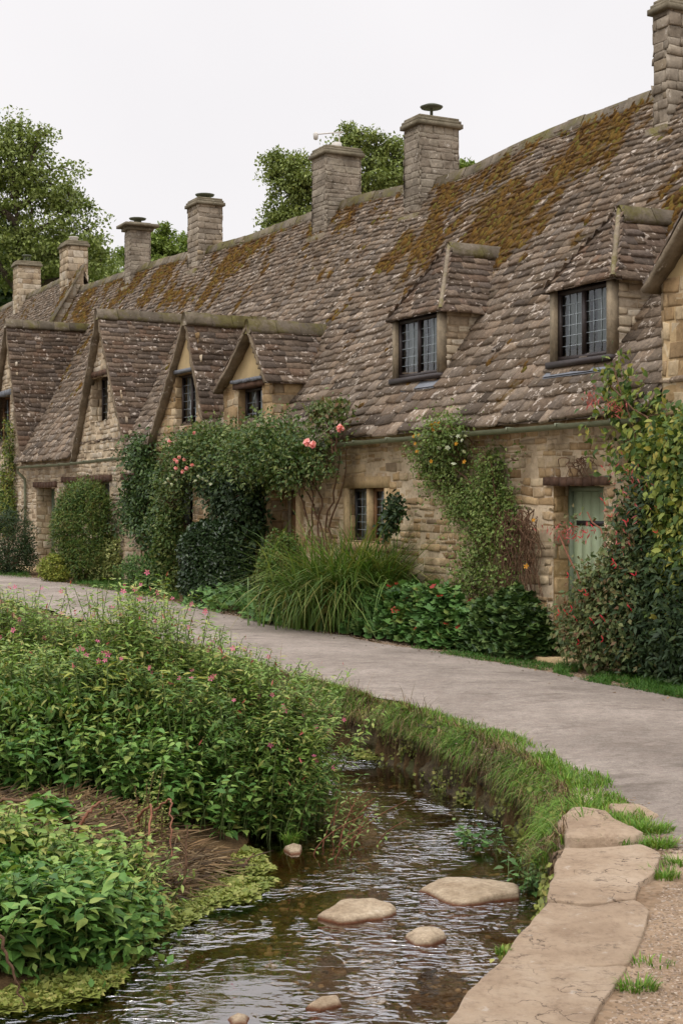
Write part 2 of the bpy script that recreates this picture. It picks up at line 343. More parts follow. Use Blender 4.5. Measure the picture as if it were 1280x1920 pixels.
bank_top = lineP([(0, 1135), (150, 1172), (300, 1208), (430, 1248), (545, 1275), (600, 1292), (720, 1325), (850, 1372), (990, 1440), (1060, 1500), (1048, 1590)], 0)
slab_edge = lineP([(1058, 1600), (1036, 1640), (1028, 1690), (990, 1745), (940, 1810), (870, 1880), (800, 1950)], 0)
shoreR = np.vstack([bank_top + np.array([-0.04, 0.0]), slab_edge + np.array([0.05, 0])])
shoreR = np.vstack([[shoreR[0] + (shoreR[0] - shoreR[1]) * 8], shoreR, [[0.05, 3.6], [-0.6, 2.0], [-1.6, -2.0]]])
shoreL = lineP([(560, 1440), (500, 1500), (470, 1545), (455, 1600), (380, 1660), (300, 1730), (200, 1790), (60, 1850), (-120, 1900)], WZ)
upL = np.array([[-18.5, 36.0], [-8.0, 23.6], [-4.3, 18.2], [-1.55, 13.6], [-0.85, 11.6]])
shoreL = np.vstack([[[-75, 120]], upL, shoreL, [[-3.6, 4.6], [-6.0, 0.5]]])
stream = np.vstack([shoreR, shoreL[::-1]])
def inside(P, poly):
    x, y = P[..., 0], P[..., 1]; r = np.zeros(x.shape, bool); n = len(poly)
    for i in range(n):
        x1, y1 = poly[i]; x2, y2 = poly[(i + 1) % n]
        c = ((y1 > y) != (y2 > y)) & (x < (x2 - x1) * (y - y1) / (y2 - y1 + 1e-12) + x1); r ^= c
    return r
def dist(P, line):
    d = np.full(P.shape[:-1], 1e9)
    for a, b in zip(line[:-1], line[1:]):
        ab = b - a; t = np.clip(((P - a) @ ab) / (ab @ ab + 1e-12), 0, 1)
        d = np.minimum(d, np.linalg.norm(P - (a + t[..., None] * ab), axis=-1))
    return d
def side_left(P):  # true on the vegetated bank (nearer the left shore)
    return dist(P, shoreL) < dist(P, shoreR)
roadpoly = np.vstack([road_far, road_near[::-1]])
def gz(P):
    P = np.asarray(P, float); p3 = np.concatenate([P, np.zeros(P.shape[:-1] + (1,))], -1)
    ins = inside(P, stream); dR = dist(P, shoreR); dL = dist(P, shoreL)
    nz = fbm(p3 * 3.1, 4) - 0.5
    bed = -0.49 + 0.10 * nz
    bed = np.where(dL < 0.35, bed + (0.35 - dL) * 0.12, bed)
    left = -0.37 + np.clip(dL / 0.8, 0, 1) * 0.25 + np.clip((dL - 0.8) / 3, 0, 1) * 0.15 + 0.07 * nz
    right = np.clip(-0.03 + dR * 0.25, -0.03, 0.0) + 0.02 * nz * np.clip(dR / 0.3, 0, 1)
    v = wall_v(p3); near = inside(P, roadpoly)
    right = np.where(near, -0.012, right)
    far = (v > 12); right = np.where(far, right + (v - 12) * 0.12, right)
    out = np.where(dL < dR, left, right)
    return np.where(ins, bed, out)
def axis(a, b, st, lo, hi, g=1.25):
    c = list(np.arange(a, b + 1e-6, st)); d = st
    x = c[-1]
    while x < hi: d *= g; x += d; c.append(x)
    d = st; x = c[0]; l = []
    while x > lo: d *= g; x -= d; l.append(x)
    return np.array(l[::-1] + c)
gx = axis(-3.6, 3.0, 0.07, -900, 900); gy = axis(3.6, 14.5, 0.08, -120, 1500)
G = np.stack(np.meshgrid(gx, gy), -1); Z = gz(G)
def grid_mesh(G3):
    mb = MB(); a, b = G3.shape[:2]; i = np.arange(a - 1)[:, None] * b; j = np.arange(b - 1)[None]
    mb.add(G3.reshape(-1, 3), np.stack([i + j, i + j + 1, i + b + j + 1, i + b + j], -1).reshape(-1, 4)); return mb
# ground material: soil, gravel by the slabs, silty stream bed below the water
q = NM('ground_soil'); sep = q.n('ShaderNodeSeparateXYZ'); q.l(q.geo.outputs['Position'], sep.inputs[0])
grav = q.ramp(q.vor(55, out=1), [(0.0, srgb(122, 98, 76)), (0.4, srgb(156, 130, 106)), (0.7, srgb(100, 80, 62)), (1, srgb(190, 170, 148))])
grav = q.mix(0.6, grav, q.ramp(q.noise(2.2, 6, 0.7), [(0.35, srgb(92, 74, 54)), (0.65, srgb(148, 128, 104))]))
bedc = q.ramp(q.vor(22, out=1), [(0, srgb(62, 46, 26)), (0.45, srgb(112, 86, 52)), (0.75, srgb(78, 60, 34)), (1, srgb(160, 130, 92))])
bedc = q.mix(q.ramp(q.noise(1.6, 5, 0.6), [(0.35, BLK), (0.7, WHT)]), q.mix(0.7, bedc, srgb(58, 46, 26)), bedc)
soil = q.ramp(q.noise(7, 7, 0.7), [(0.3, srgb(54, 42, 28)), (0.7, srgb(98, 78, 52))])
xr = q.ramp(q.math('ADD', sep.outputs[0], q.math('MULTIPLY', q.noise(3, 4), 0.1)), [(0.45, BLK), (0.55, WHT)])
zr = q.ramp(q.math('ADD', sep.outputs[2], 0.5), [(0.09, BLK), (0.13, WHT)])
hz = q.ramp(q.math('ADD', sep.outputs[2], 0.6), [(0.50, BLK), (0.56, WHT)])
c = q.mix(q.math('MULTIPLY', xr, hz), soil, grav); c = q.mix(zr, bedc, c)
far = q.ramp(q.math('MULTIPLY', sep.outputs[1], 0.02), [(0.80, BLK), (0.95, WHT)]); c = q.mix(far, c, srgb(84, 100, 52))
M['ground'] = q.done(q.bsdf(c, 0.95, 0.1, q.bump(q.mix(0.5, q.vor(55), q.noise(20, 6, 0.7)), 0.012)))
ground = grid_mesh(np.concatenate([G, Z[..., None]], -1)).build('ground', M['ground'], smooth=True, kind='structure')
# road sheet
def resample(L, n):
    L = np.asarray(L, float); s = np.concatenate([[0], np.cumsum(np.linalg.norm(np.diff(L, axis=0), axis=1))]); t = np.linspace(0, s[-1], n)
    return np.stack([np.interp(t, s, L[:, k]) for k in range(L.shape[1])], -1)
def road_strip():
    n = 260; k = 36
    # march by distance along the wall so both edges line up
    uf = wall_u(np.c_[road_far, np.zeros(len(road_far))]); un = wall_u(np.c_[road_near, np.zeros(len(road_near))])
    us = np.concatenate([np.linspace(60, 22, 30), np.linspace(21.8, -9, 230)])
    of, on = np.argsort(uf), np.argsort(un)
    A = np.stack([np.interp(us, uf[of], road_far[of][:, i]) for i in (0, 1)], -1)
    B = np.stack([np.interp(us, un[on], road_near[on][:, i]) for i in (0, 1)], -1)
    n3 = lambda P, s: fbm(np.c_[P * s, np.zeros(len(P))], 4) - 0.5
    A = A + n3(A, 1.7)[:, None] * np.array([0.25, 0.15]); B = B + n3(B, 1.9)[:, None] * np.array([0.3, 0.2])
    t = np.linspace(0, 1, k)[None, :, None]; P = A[:, None] * (1 - t) + B[:, None] * t
    z = 0.006 + 0.035 * np.sin(np.pi * t[..., 0]) + 0.012 * (fbm(np.concatenate([P * 1.3, np.zeros(P.shape[:2] + (1,))], -1), 3) - 0.5)
    return np.concatenate([P, z[..., None]], -1)
q = NM('road_surface'); a = q.noise(0.8, 7, 0.65); c = q.ramp(a, [(0.3, srgb(120, 110, 100)), (0.5, srgb(146, 135, 124)), (0.7, srgb(166, 154, 142))])
c = q.mix(0.75, c, q.ramp(q.noise(75, 4, 0.8), [(0.3, (0.62, 0.6, 0.58, 1)), (0.5, (1, 1, 1, 1)), (0.72, (1.28, 1.26, 1.24, 1))]), 'MULTIPLY')
c = q.mix(q.ramp(q.vor(60, out=0), [(0.0, (.7, .7, .7, 1)), (0.2, BLK)]), c, srgb(92, 86, 80))
c = q.mix(0.9, c, q.ramp(q.noise(20, 7, 0.85), [(0.34, (0.72, 0.7, 0.69, 1)), (0.5, (1, 1, 1, 1)), (0.66, (1.2, 1.19, 1.18, 1))]), 'MULTIPLY')
c = q.mix(0.8, c, q.ramp(q.noise(9, 8, 0.8), [(0.3, (0.72, 0.7, 0.68, 1)), (0.5, (1, 1, 1, 1)), (0.7, (1.18, 1.17, 1.16, 1))]), 'MULTIPLY')
c = q.mix(q.ramp(q.vor(38, out=0), [(0.0, (.8, .8, .8, 1)), (0.13, BLK)]), c, srgb(196, 184, 172))
c = q.mix(q.ramp(q.noise(3.1, 8, 0.75, vec=q.scaled(0.5, 1.2, 1)), [(0.55, BLK), (0.66, (0.7, 0.7, 0.7, 1))]), c, srgb(100, 90, 80))
c = q.mix(q.ramp(q.noise(1.3, 6, 0.7), [(0.60, BLK), (0.72, (0.5, 0.5, 0.5, 1))]), c, srgb(178, 162, 148))
c = q.mix(q.ramp(q.noise(0.9, 9, 0.8, dist=1.5), [(0.485, BLK), (0.5, (0.5, 0.5, 0.5, 1)), (0.515, BLK)]), c, srgb(140, 124, 112))
M['road'] = q.done(q.bsdf(c, 0.95, 0.12, q.bump(q.noise(70, 6, 0.8), 0.012)))
road = grid_mesh(road_strip()).build('road', M['road'], smooth=True, kind='structure')
# water
q = NM('stream_water')
vecw = q.n('ShaderNodeMapping'); vecw.inputs['Rotation'].default_value = (0, 0, math.radians(14)); vecw.inputs['Scale'].default_value = (1.0, 2.0, 1)
q.l(q.geo.outputs['Position'], vecw.inputs[0])
n1 = q.noise(7.5, 2, 0.45, vec=vecw.outputs[0], dist=1.0); n2 = q.noise(17, 2, 0.5, vec=vecw.outputs[0], dist=0.4)
patch = q.ramp(q.noise(1.5, 4, 0.6, vec=q.scaled(1.2, .8, 1), dist=.6), [(0.48, (0.02, 0.02, 0.02, 1)), (0.56, (.35, .35, .35, 1)), (0.66, WHT)])
n1 = q.ramp(n1, [(0.40, BLK), (0.70, WHT)]); hh = q.mix(0.2, n1, n2); hh = q.mix(1.0, hh, patch, 'MULTIPLY')
nrm = q.bump(hh, 0.029, 1.0)
gl = q.n('ShaderNodeBsdfGlossy'); gl.inputs['Roughness'].default_value = 0.015; q.l(nrm, gl.inputs['Normal'])
tr = q.n('ShaderNodeBsdfTransparent'); tr.inputs[0].default_value = (0.86, 0.76, 0.58, 1)
fr = q.n('ShaderNodeFresnel'); fr.inputs[0].default_value = 1.4; q.l(nrm, fr.inputs['Normal'])
fm_ = q.n('ShaderNodeMath', operation='MULTIPLY_ADD', use_clamp=True); q.l(fr.outputs[0], fm_.inputs[0]); fm_.inputs[1].default_value = 1.7; fm_.inputs[2].default_value = 0.19
ms = q.n('ShaderNodeMixShader'); q.l(fm_.outputs[0], ms.inputs[0])
q.l(tr.outputs[0], ms.inputs[1]); q.l(gl.outputs[0], ms.inputs[2]); M['water'] = q.done(ms)
def fill_poly(poly, z, st):
    x = axis(-4.2, 1.8, st, poly[:, 0].min(), poly[:, 0].max()); y = axis(3.4, 14, st, poly[:, 1].min(), poly[:, 1].max())
    g = np.stack(np.meshgrid(x, y), -1); c = (g[:-1, :-1] + g[1:, 1:]) / 2
    m = inside(c, poly) | (dist(c, np.vstack([poly, poly[:1]])) < 0.42)
    mb = MB(); b = len(x); i, j = np.nonzero(m)
    P = g.reshape(-1, 2); Pz = np.c_[P, np.full(len(P), z)]
    Pz[:, 2] += 0.010 * (fbm(Pz * [2.2, 4.5, 1], 3) - 0.5)
    Fc = np.stack([i * b + j, i * b + j + 1, (i + 1) * b + j + 1, (i + 1) * b + j], -1)
    used, inv = np.unique(Fc, return_inverse=True); mb.add(Pz[used], inv.reshape(-1, 4)); return mb
water = fill_poly(stream, WZ, 0.08).build('stream_water', M['water'], smooth=True, kind='structure')
# rough stone bank face between the water and the road verge
def bank_face():
    top = resample(np.vstack([bank_top, slab_edge]) , 420); n = 22
    T = np.gradient(top, axis=0); T /= np.linalg.norm(T, axis=1)[:, None]; Nn = np.stack([-T[:, 1], T[:, 0]], -1)
    if (Nn[200] @ (np.array([-1, 0.0]))) < 0: Nn = -Nn
    r = np.linspace(0, 1, n); P = np.zeros((420, n, 3))
    for k, t in enumerate(r):
        z = 0.01 - 0.56 * t
        P[:, k, :2] = top + Nn * (0.02 + 0.10 * t); P[:, k, 2] = z
    d = fbm(P * [5, 5, 11], 5, .6) - 0.5; d2 = np.floor(fbm(P * [2.5, 2.5, 10], 2) * 5) / 5 - .5; P[..., :2] += Nn[:, None] * (d * 0.20 + d2 * .14)[..., None]; P[..., 2] += (fbm(P * 6 + 9, 3) - 0.5) * 0.05
    P[:, 0, :2] = top - Nn * 0.06
    nb = int(420 * np.linalg.norm(np.diff(bank_top, axis=0), axis=1).sum() / (np.linalg.norm(np.diff(np.vstack([bank_top, slab_edge]), axis=0), axis=1).sum())); P[nb - 6:, :, 2] -= .07
    return P
q = NM('wet_bank_stone'); c = q.ramp(q.noise(6, 8, 0.75), [(0.3, srgb(50, 42, 30)), (0.5, srgb(84, 70, 48)), (0.7, srgb(128, 110, 82))])
c = q.mix(q.ramp(q.noise(3, 5), [(0.45, BLK), (0.6, (0.7, 0.7, 0.7, 1))]), c, srgb(70, 80, 36)); M['bank'] = q.done(q.bsdf(c, 0.8, 0.3, q.bump(q.noise(22, 8, 0.7), 0.03)))
grid_mesh(bank_face()).build('stream_bank', M['bank'], smooth=True, kind='structure')
# slabs and stones: organic ring builder
def ring_stone(poly, ztop, zbot, flat=0.012, rough=0.02, inset=0.04, rings=14, n=72, seed=0, taper=0.0, dome=0.0):
    P = resample(np.vstack([poly, poly[:1]]), n + 1)[:-1]; c = P.mean(0)
    a = fbm(np.c_[P * 6, np.full(n, seed * 3.1)], 4) - 0.5
    out = (P - c); ln = np.linalg.norm(out, axis=1)[:, None]; P = P + out / ln * (a[:, None] * rough * 3.2)
    rs = [(1 + taper, zbot), (1 + taper * 0.6, (ztop * 0.4 + zbot * 0.6)), (1.0, ztop - inset * 0.7), (1 - inset / ln.mean() * 0.5, ztop - inset * 0.2)] + [(t, ztop) for t in np.linspace(1 - inset / ln.mean() * 1.3, 0.02, rings)]
    V = []
    for k, (t, z) in enumerate(rs):
        q2 = c + (P - c) * t
        w = fbm(np.c_[q2 * 3.3, np.full(n, z * 8 + seed)], 5) - 0.5
        if k < 4: q2 = q2 + out / ln * (w * rough * 2)[:, None]
        V.append(np.c_[q2, z + (w * flat * 3.5 if k >= 2 else w * 0.02) + dome * (1 - t * t) * (k >= 3)])
    V = np.concatenate(V); m = len(rs); i = np.arange(m - 1)[:, None] * n; j = np.arange(n)[None]; k = (j + 1) % n
    mb = MB(); mb.add(np.r_[V, [V[-n:].mean(0)]], np.stack([i + j, i + k, i + n + k, i + n + j], -1).reshape(-1, 4))
    jj = np.arange(n); mb.F.append(np.stack([(m - 1) * n + jj, (m - 1) * n + (jj + 1) % n, np.full(n, m * n)], -1)); return mb, c
q = NM('flagstone'); c = q.ramp(q.noise(1.8, 7, 0.65), [(0.3, srgb(158, 133, 108)), (0.5, srgb(186, 161, 134)), (0.7, srgb(206, 184, 158))])
c = q.mix(0.7, c, q.ramp(q.noise(26, 8, 0.75), [(0.28, (0.6, 0.56, 0.52, 1)), (0.5, (1, 1, 1, 1)), (0.75, (1.12, 1.12, 1.1, 1))]), 'MULTIPLY')
c = q.mix(q.ramp(q.noise(3.4, 8, 0.75, vec=q.scaled(0.6, 1.7, 1)), [(0.60, BLK), (0.68, (0.7, 0.7, 0.7, 1))]), c, srgb(112, 92, 74))
c = q.mix(q.ramp(q.noise(8, 9, 0.8), [(0.34, (0.8, 0.8, 0.8, 1)), (0.42, BLK)]), c, srgb(104, 88, 72))
wv = q.n('ShaderNodeVectorMath', operation='ADD'); nn = q.n('ShaderNodeTexNoise'); nn.inputs['Scale'].default_value = 4; nn.inputs['Detail'].default_value = 6; q.l(q.geo.outputs['Position'], nn.inputs['Vector']); q.l(q.geo.outputs['Position'], wv.inputs[0]); q.l(nn.outputs[1], wv.inputs[1])
ck = q.ramp(q.vor(1.7, 'DISTANCE_TO_EDGE', vec=wv.outputs[0]), [(0.0, WHT), (0.012, BLK)]); ck = q.mix(1.0, ck, q.ramp(q.noise(1.9, 3), [(0.47, BLK), (0.55, WHT)]), 'MULTIPLY'); c = q.mix(ck, c, srgb(84, 68, 54))
c = q.mix(q.ramp(q.noise(14, 6, 0.75), [(0.60, BLK), (0.68, (.5, .5, .5, 1))]), c, srgb(214, 202, 186))
M['flag'] = q.done(q.bsdf(c, 0.9, 0.2, q.bump(q.mix(0.5, q.noise(34, 8, 0.8), q.noise(6, 8, 0.75, vec=q.scaled(0.7, 1.8, 1))), 0.06)))
def px_poly(px, z): return lineP(px, z)
slabs = [
 ('big pale flagstone nearest the grassy bank, with a straight rear edge', [(1058, 1600), (1200, 1594), (1238, 1612), (1222, 1650), (1198, 1664), (1190, 1694), (1100, 1703), (1026, 1698), (1036, 1640)], 0.035),
 ('middle pale flagstone of the stream edge, between two larger ones', [(1026, 1700), (1100, 1706), (1192, 1696), (1216, 1716), (1202, 1770), (1178, 1816), (1060, 1820), (934, 1812), (990, 1746)], 0.03),
 ('large pale flagstone along the bottom edge beside the stream', [(934, 1814), (1060, 1823), (1178, 1818), (1150, 1862), (1120, 1900), (1075, 2020), (950, 2100), (700, 2100), (865, 1885)], 0.03),
 ('cracked flagstone step with a dark ragged front behind the biggest slab', [(1046, 1562), (1080, 1540), (1130, 1545), (1200, 1580), (1188, 1590), (1060, 1592)], 0.075),
 ('small flat stone sunk at the road corner above the grass', [(1068, 1498), (1110, 1484), (1165, 1492), (1150, 1508), (1085, 1512)], 0.03),
 ('low flat stone between grass tufts at the road edge', [(1136, 1512), (1180, 1508), (1240, 1536), (1205, 1545), (1150, 1532)], 0.035),
 ('rounded pale stone at the right edge behind the largest slabs', [(1234, 1602), (1275, 1596), (1300, 1612), (1290, 1640), (1252, 1640)], 0.045)]
for i, (lab, pp, zt) in enumerate(slabs):
    mb, c = ring_stone(px_poly(pp, 0.0), zt - .01, -0.30 if i < 4 else -0.05, flat=0.015 if i < 3 else 0.035, rough=0.010 if i < 3 else 0.03, inset=0.008 if i < 3 else .02, seed=i + 1)
    mb.build('flagstone', M['flag'], base=(c[0], c[1], 0), smooth=True, label=lab, category='flagstone', group='flagstones along the stream edge')
q = NM('river_stone'); sep = q.n('ShaderNodeSeparateXYZ'); q.l(q.geo.outputs['Position'], sep.inputs[0])
c = q.ramp(q.noise(5, 7, 0.7), [(0.3, srgb(142, 120, 92)), (0.6, srgb(184, 164, 136)), (0.8, srgb(204, 190, 168))])
wet = q.ramp(q.math('ADD', sep.outputs[2], 0.5), [(0.103, WHT), (0.118, BLK)]); c = q.mix(wet, c, srgb(110, 66, 38))
c = q.mix(0.7, c, q.ramp(q.noise(40, 8, 0.75), [(0.3, (0.6, 0.58, 0.55, 1)), (0.6, (1.1, 1.1, 1.1, 1))]), 'MULTIPLY')
M['rstone'] = q.done(q.bsdf(c, 0.75, 0.35, q.bump(q.noise(24, 8, 0.75), 0.025)))
stones = [
 ('largest pale flat stone in the stream, with a reddish wet rim', [(783, 1672), (830, 1650), (900, 1655), (965, 1668), (970, 1685), (920, 1692), (865, 1700), (820, 1686)], 0.03, 0),
 ('long orange brown stone in midstream left of the largest stone', [(597, 1722), (640, 1700), (700, 1697), (735, 1712), (715, 1724), (640, 1730)], 0.032, 0.0),
 ('small grey mossy rounded stone below the two bigger stream stones', [(760, 1760), (790, 1748), (820, 1750), (836, 1762), (808, 1774), (780, 1774)], 0.022, 0.012),
 ('small pale stone low in the stream near the bottom edge', [(570, 1892), (600, 1876), (634, 1872), (640, 1886), (600, 1896)], 0.026, 0.005),
 ('tiny stone beside the grass tuft in the stream', [(535, 1594), (550, 1586), (566, 1590), (562, 1600), (545, 1602)], 0.018, 0.004),
 ('pale pebble just breaking the water left of the low stone', [(425, 1912), (445, 1902), (470, 1908), (465, 1922), (435, 1925)], 0.02, 0.01)]
for i, (lab, pp, h, dm) in enumerate(stones):
    mb, c = ring_stone(px_poly(pp, WZ), WZ + h, -0.58, flat=0.014 if i > 2 else 0.02, rough=0.034 if i < 2 else .010, inset=0.02, seed=i + 20, taper=(.15, .15, .3, .5, 1.2, .8)[i], dome=dm, rings=8, n=48)
    mb.build('stream_stone', M['rstone'], base=(c[0], c[1], -0.5), smooth=True, label=lab, category='stone', group='stones lying in the stream')
# thresholds
# ---------------------------------------------------------------- roofing and masonry builders
def tile_patch(mb, pt, nr, rows, eL, eR, wid, th=0.026, rnd=R, over=0.5, cuts=()):
    for i in range(len(rows) - 1):
        s0, s1 = rows[i], rows[i + 1]; ds = s1 - s0
        a0, a1 = eL(s0), eR(s0); Lr = abs(a1 - a0)
        if Lr < 0.06: continue
        n = max(1, int(round(Lr / wid(s0)))); ws = rnd.uniform(0.45, 1.7, n); ed = np.concatenate([[0], np.cumsum(ws)]); ed = a0 + (a1 - a0) * ed / ed[-1]
        if n > 2: ed[1:-1] += rnd.uniform(-0.01, 0.01, n - 1)
        l = ed[:-1]; r = ed[1:]; g = 0.02 * (r - l)
        l = l + g; r = r - g
        for c0, c1, sm in cuts:
            if s0 >= sm: continue
            m_ = (l + r) / 2; k_ = ~((m_ > c0) & (m_ < c1)); l, r = l[k_], r[k_]; l = np.where((l < c1) & (r > c1), c1, l); r = np.where((l < c0) & (r > c0), c0, r)
        k_ = (r - l) > .04; l, r = l[k_], r[k_]
        if not len(l): continue
        w = r - l; n = len(l)
        sb = s0 + ds * rnd.uniform(-0.17, 0.17, n); tilt = rnd.uniform(-0.10, 0.10, n) * ds
        xs = np.stack([l, l + 0.07 * w, r - 0.07 * w, r], 1); ss = np.stack([sb + ds * rnd.uniform(-.04, 0.14, n) + tilt, sb + tilt, sb - tilt + ds * rnd.uniform(-.05, .05, n), sb - tilt + ds * rnd.uniform(-.04, 0.14, n)], 1)
        t = th * rnd.uniform(0.6, 1.7, n)[:, None]; lift = (rnd.uniform(0, 0.018, n))[:, None] + 0.006
        ss_u = np.full((n, 1), s1 + ds * over)
        lowB = pt(xs, ss) + nr * (lift * 0.2)[..., None]; lowT = pt(xs, ss) + nr * (lift + t)[..., None]
        up = pt(np.stack([l, r], 1), np.repeat(ss_u, 2, 1)) + nr * (lift * 0.4)[..., None]
        V = np.concatenate([lowB, lowT, up], 1)  # n,10,3
        b = np.arange(n)[:, None] * 10; base = mb.n
        mb.V.append(V.reshape(-1, 3))
        mb.F.append(base + b + np.array([[4, 5, 6, 7, 9, 8]]))
        for f in ([0, 1, 5, 4], [1, 2, 6, 5], [2, 3, 7, 6]): mb.F.append(base + b + np.array([f]))
        mb.F.append(base + b + np.array([[8, 0, 4]])); mb.F.append(base + b + np.array([[3, 9, 7]]))
        mb.n += n * 10
def rows_for(L, e0, e1):
    s = [0.0]
    while s[-1] < L - e1 * 0.4: s.append(s[-1] + e0 + (e1 - e0) * (s[-1] / L))
    return np.array(s) / s[-1]
def quad_tiles(mb, BL, BR, TR, TL, e0=0.16, e1=0.11, wid=(0.26, 0.18), th=0.016, flip=1, rnd=R, bend=0.0):
    BL, BR, TR, TL = [np.asarray(x, float) for x in (BL, BR, TR, TL)]
    Ls = (np.linalg.norm(TL - BL) + np.linalg.norm(TR - BR)) / 2
    ax = (BR - BL) if np.linalg.norm(BR - BL) > np.linalg.norm(TR - TL) else (TR - TL); ax = ax / np.linalg.norm(ax)
    nr = np.cross(ax, (TL - BL)); nr /= np.linalg.norm(nr)
    if nr[2] < 0: nr = -nr
    pL = lambda s: (BL @ ax) * (1 - s) + (TL @ ax) * s
    pR = lambda s: (BR @ ax) * (1 - s) + (TR @ ax) * s
    def pt(a, s):
        a = np.asarray(a, float)[..., None]; s = np.asarray(s, float)[..., None]
        A = BL * (1 - s) + TL * s; al = (A @ ax)[..., None]
        return A + (a - al) * ax + nr * (bend * np.sin(np.pi * np.clip(s, 0, 1)))
    tile_patch(mb, pt, nr, rows_for(Ls, e0, e1), pL, pR, lambda s: wid[0] + (wid[1] - wid[0]) * s, th, rnd)
    mb.quad(BL - nr * 0.01, BR - nr * 0.01, TR - nr * 0.01, TL - nr * 0.01)
MOSS_PX = [(900, 350, 1.2), (960, 312, 1.1), (870, 395, 1.2), (930, 400, 1.1), (1000, 345, 1.2), (1060, 322, .9), (830, 430, 1.2), (790, 470, 1), (900, 450, 1.1), (965, 430, 1), (1030, 390, .8), (745, 480, .6), (690, 395, .8), (655, 440, .9), (620, 500, .6), (570, 420, .6), (530, 440, 1), (480, 465, 1.1), (440, 495, 1.1), (410, 540, .9), (330, 495, 1), (290, 520, 1.2), (240, 545, 1.2), (190, 560, 1.2), (160, 590, 1.2), (1120, 225, .5), (1000, 270, .5), (1275, 355, .7), (1250, 420, .5), (1160, 205, .5), (720, 370, .5)]
MOSS_PX += [(x, int(np.interp(x, [130, 420], [575, 475])), 1.25) for x in range(130, 430, 24)] + [(x, int(np.interp(x, [420, 585, 700, 760, 860, 1000, 1180], [470, 415, 385, 372, 345, 270, 205])), .9) for x in range(430, 1180, 46)]
_mo = np.array([list(PROOF(a, b)[:2]) + [c] for a, b, c in MOSS_PX])
def moss_f(u, v):
    g = np.zeros(np.shape(u))
    for a, b, c in _mo: g = np.maximum(g, np.exp(-(((u - a) / (0.75 * c)) ** 2 + ((v - b) / (0.42 * c)) ** 2)))
    n = fbm(np.stack([u * 1.5, v * 2.0 + 3, u * 0], -1), 5, 0.6) - 0.5
    n2 = fbm(np.stack([u * 5.5, v * 7.0 + 3, u * 0], -1), 3, 0.6) - 0.5
    return np.clip(0.60 * g + n * 1.9 + n2 * 1.5 + 0.10 * (v > 1.3), 0, 1)
def main_roof_pt(off=0.0):
    def pt(u, s):
        v = EV + (RV - EV) * s
        w = roof_w(u, v) + off + 0.05 * (fbm(np.stack([np.asarray(u) * 0.9, np.asarray(v) * 1.2, np.asarray(v) * 0], -1), 3) - 0.5)
        w = w - 0.10 * np.exp(-np.maximum(np.asarray(s), 0) * 9) * 0
        return W(u, v, w)
    return pt
NV = -0.83; NRM = W(0, NV, 0.555) - W(0, 0, 0)
RB = rows_for(5.5, 0.19, 0.074)
def add_attr_moss(o):
    me = o.data; n = len(me.vertices); co = np.zeros(n * 3, np.float32); me.vertices.foreach_get('co', co)
    P = co.reshape(-1, 3) + WORLD[o.name]
    m = moss_f(wall_u(P), wall_v(P))
    at = me.attributes.new('moss', 'FLOAT', 'POINT'); at.data.foreach_set('value', m.astype(np.float32))
def roof_part(parent, u0, u1, off=0.0, cuts=()):
    cuts = [(a_, b_, .066) for a_, b_ in cuts]
    mb = MB(); pt = main_roof_pt(off)
    tile_patch(mb, pt, NRM, RB, lambda s: u0, lambda s: u1, lambda s: 0.29 - 0.16 * s, 0.020, cuts=cuts)
    us = np.unique(np.concatenate([np.linspace(u0, u1, max(3, int((u1 - u0) / 0.4)))] + [[a_, b_] for a_, b_, _ in cuts])); us = us[(us >= u0) & (us <= u1)]; s = np.concatenate([[0, .066], np.linspace(.1, 1, 13)])
    A, S = np.meshgrid(us, s); P = pt(A, S) - NRM * 0.012; a, b = P.shape[:2]
    i = np.arange(a - 1)[:, None] * b; j = np.arange(b - 1)[None]
    Q_ = np.stack([i + j, i + j + 1, i + b + j + 1, i + b + j], -1).reshape(-1, 4); uc_ = (us[:-1] + us[1:]) / 2
    dead = np.zeros((a - 1, b - 1), bool)
    for a_, b_, _ in cuts: dead[0] |= (uc_ > a_) & (uc_ < b_)
    mb.add(P.reshape(-1, 3), Q_[~dead.reshape(-1)])
    # rear slope
    hr = ridge_h(us) + off; top = W(us, RV, hr); bot = W(us, RV * 2 + 0.2, 2.6); n = len(us)
    mb.add(np.r_[top, bot], [[k, k + 1, n + k + 1, n + k] for k in range(n - 1)])
    o = mb.build('roof', M['tiles'], parent); add_attr_moss(o)
    # ridge capping
    rb = MB(); u = u0
    while u < u1 - 0.1:
        l = min(R.uniform(0.35, 0.55), u1 - u); h = ridge_h(u + l / 2) + off + R.uniform(-0.012, 0.012); wv = 0.13
        a, b = u + 0.004, u + l - 0.004; hh = [ridge_h(a) + off, ridge_h(b) + off]; dz = 0.03 + R.uniform(-.01, .01)
        V = []
        for uu, h0 in ((a, hh[0]), (b, hh[1])):
            for vv, ww in ((-wv, -0.16), (-0.05, 0.0), (0.05, 0.0), (wv, -0.16), (wv, -0.20), (-wv, -0.20)): V.append(W(uu, RV + vv, h0 + dz + ww))
        rb.add(V, [[k, (k + 1) % 6, 6 + (k + 1) % 6, 6 + k] for k in range(6)]); rb.F.append(np.array([[0, 1, 2, 3, 4, 5], [6, 7, 8, 9, 10, 11]]) + rb.n - 12)
        u += l
    rb.build('ridge_tiles', M['ridge'], parent)
    # moss cushions
    n = int((u1 - u0) * 1900); uu = R.uniform(u0, u1, n); vv = R.uniform(EV + 0.3, RV - 0.02, n); m = moss_f(uu, vv); k = R.uniform(0.50, 0.85, n) < m; uu, vv = uu[k], vv[k]
    if len(uu):
        c = pt(uu, (vv - EV) / (RV - EV)) + NRM * 0.02; n = len(uu); r = R.uniform(0.02, 0.05, n); dome(c, r, R.uniform(0.3, 0.8, n)).build('moss', M['moss'], parent, smooth=True)
    return o
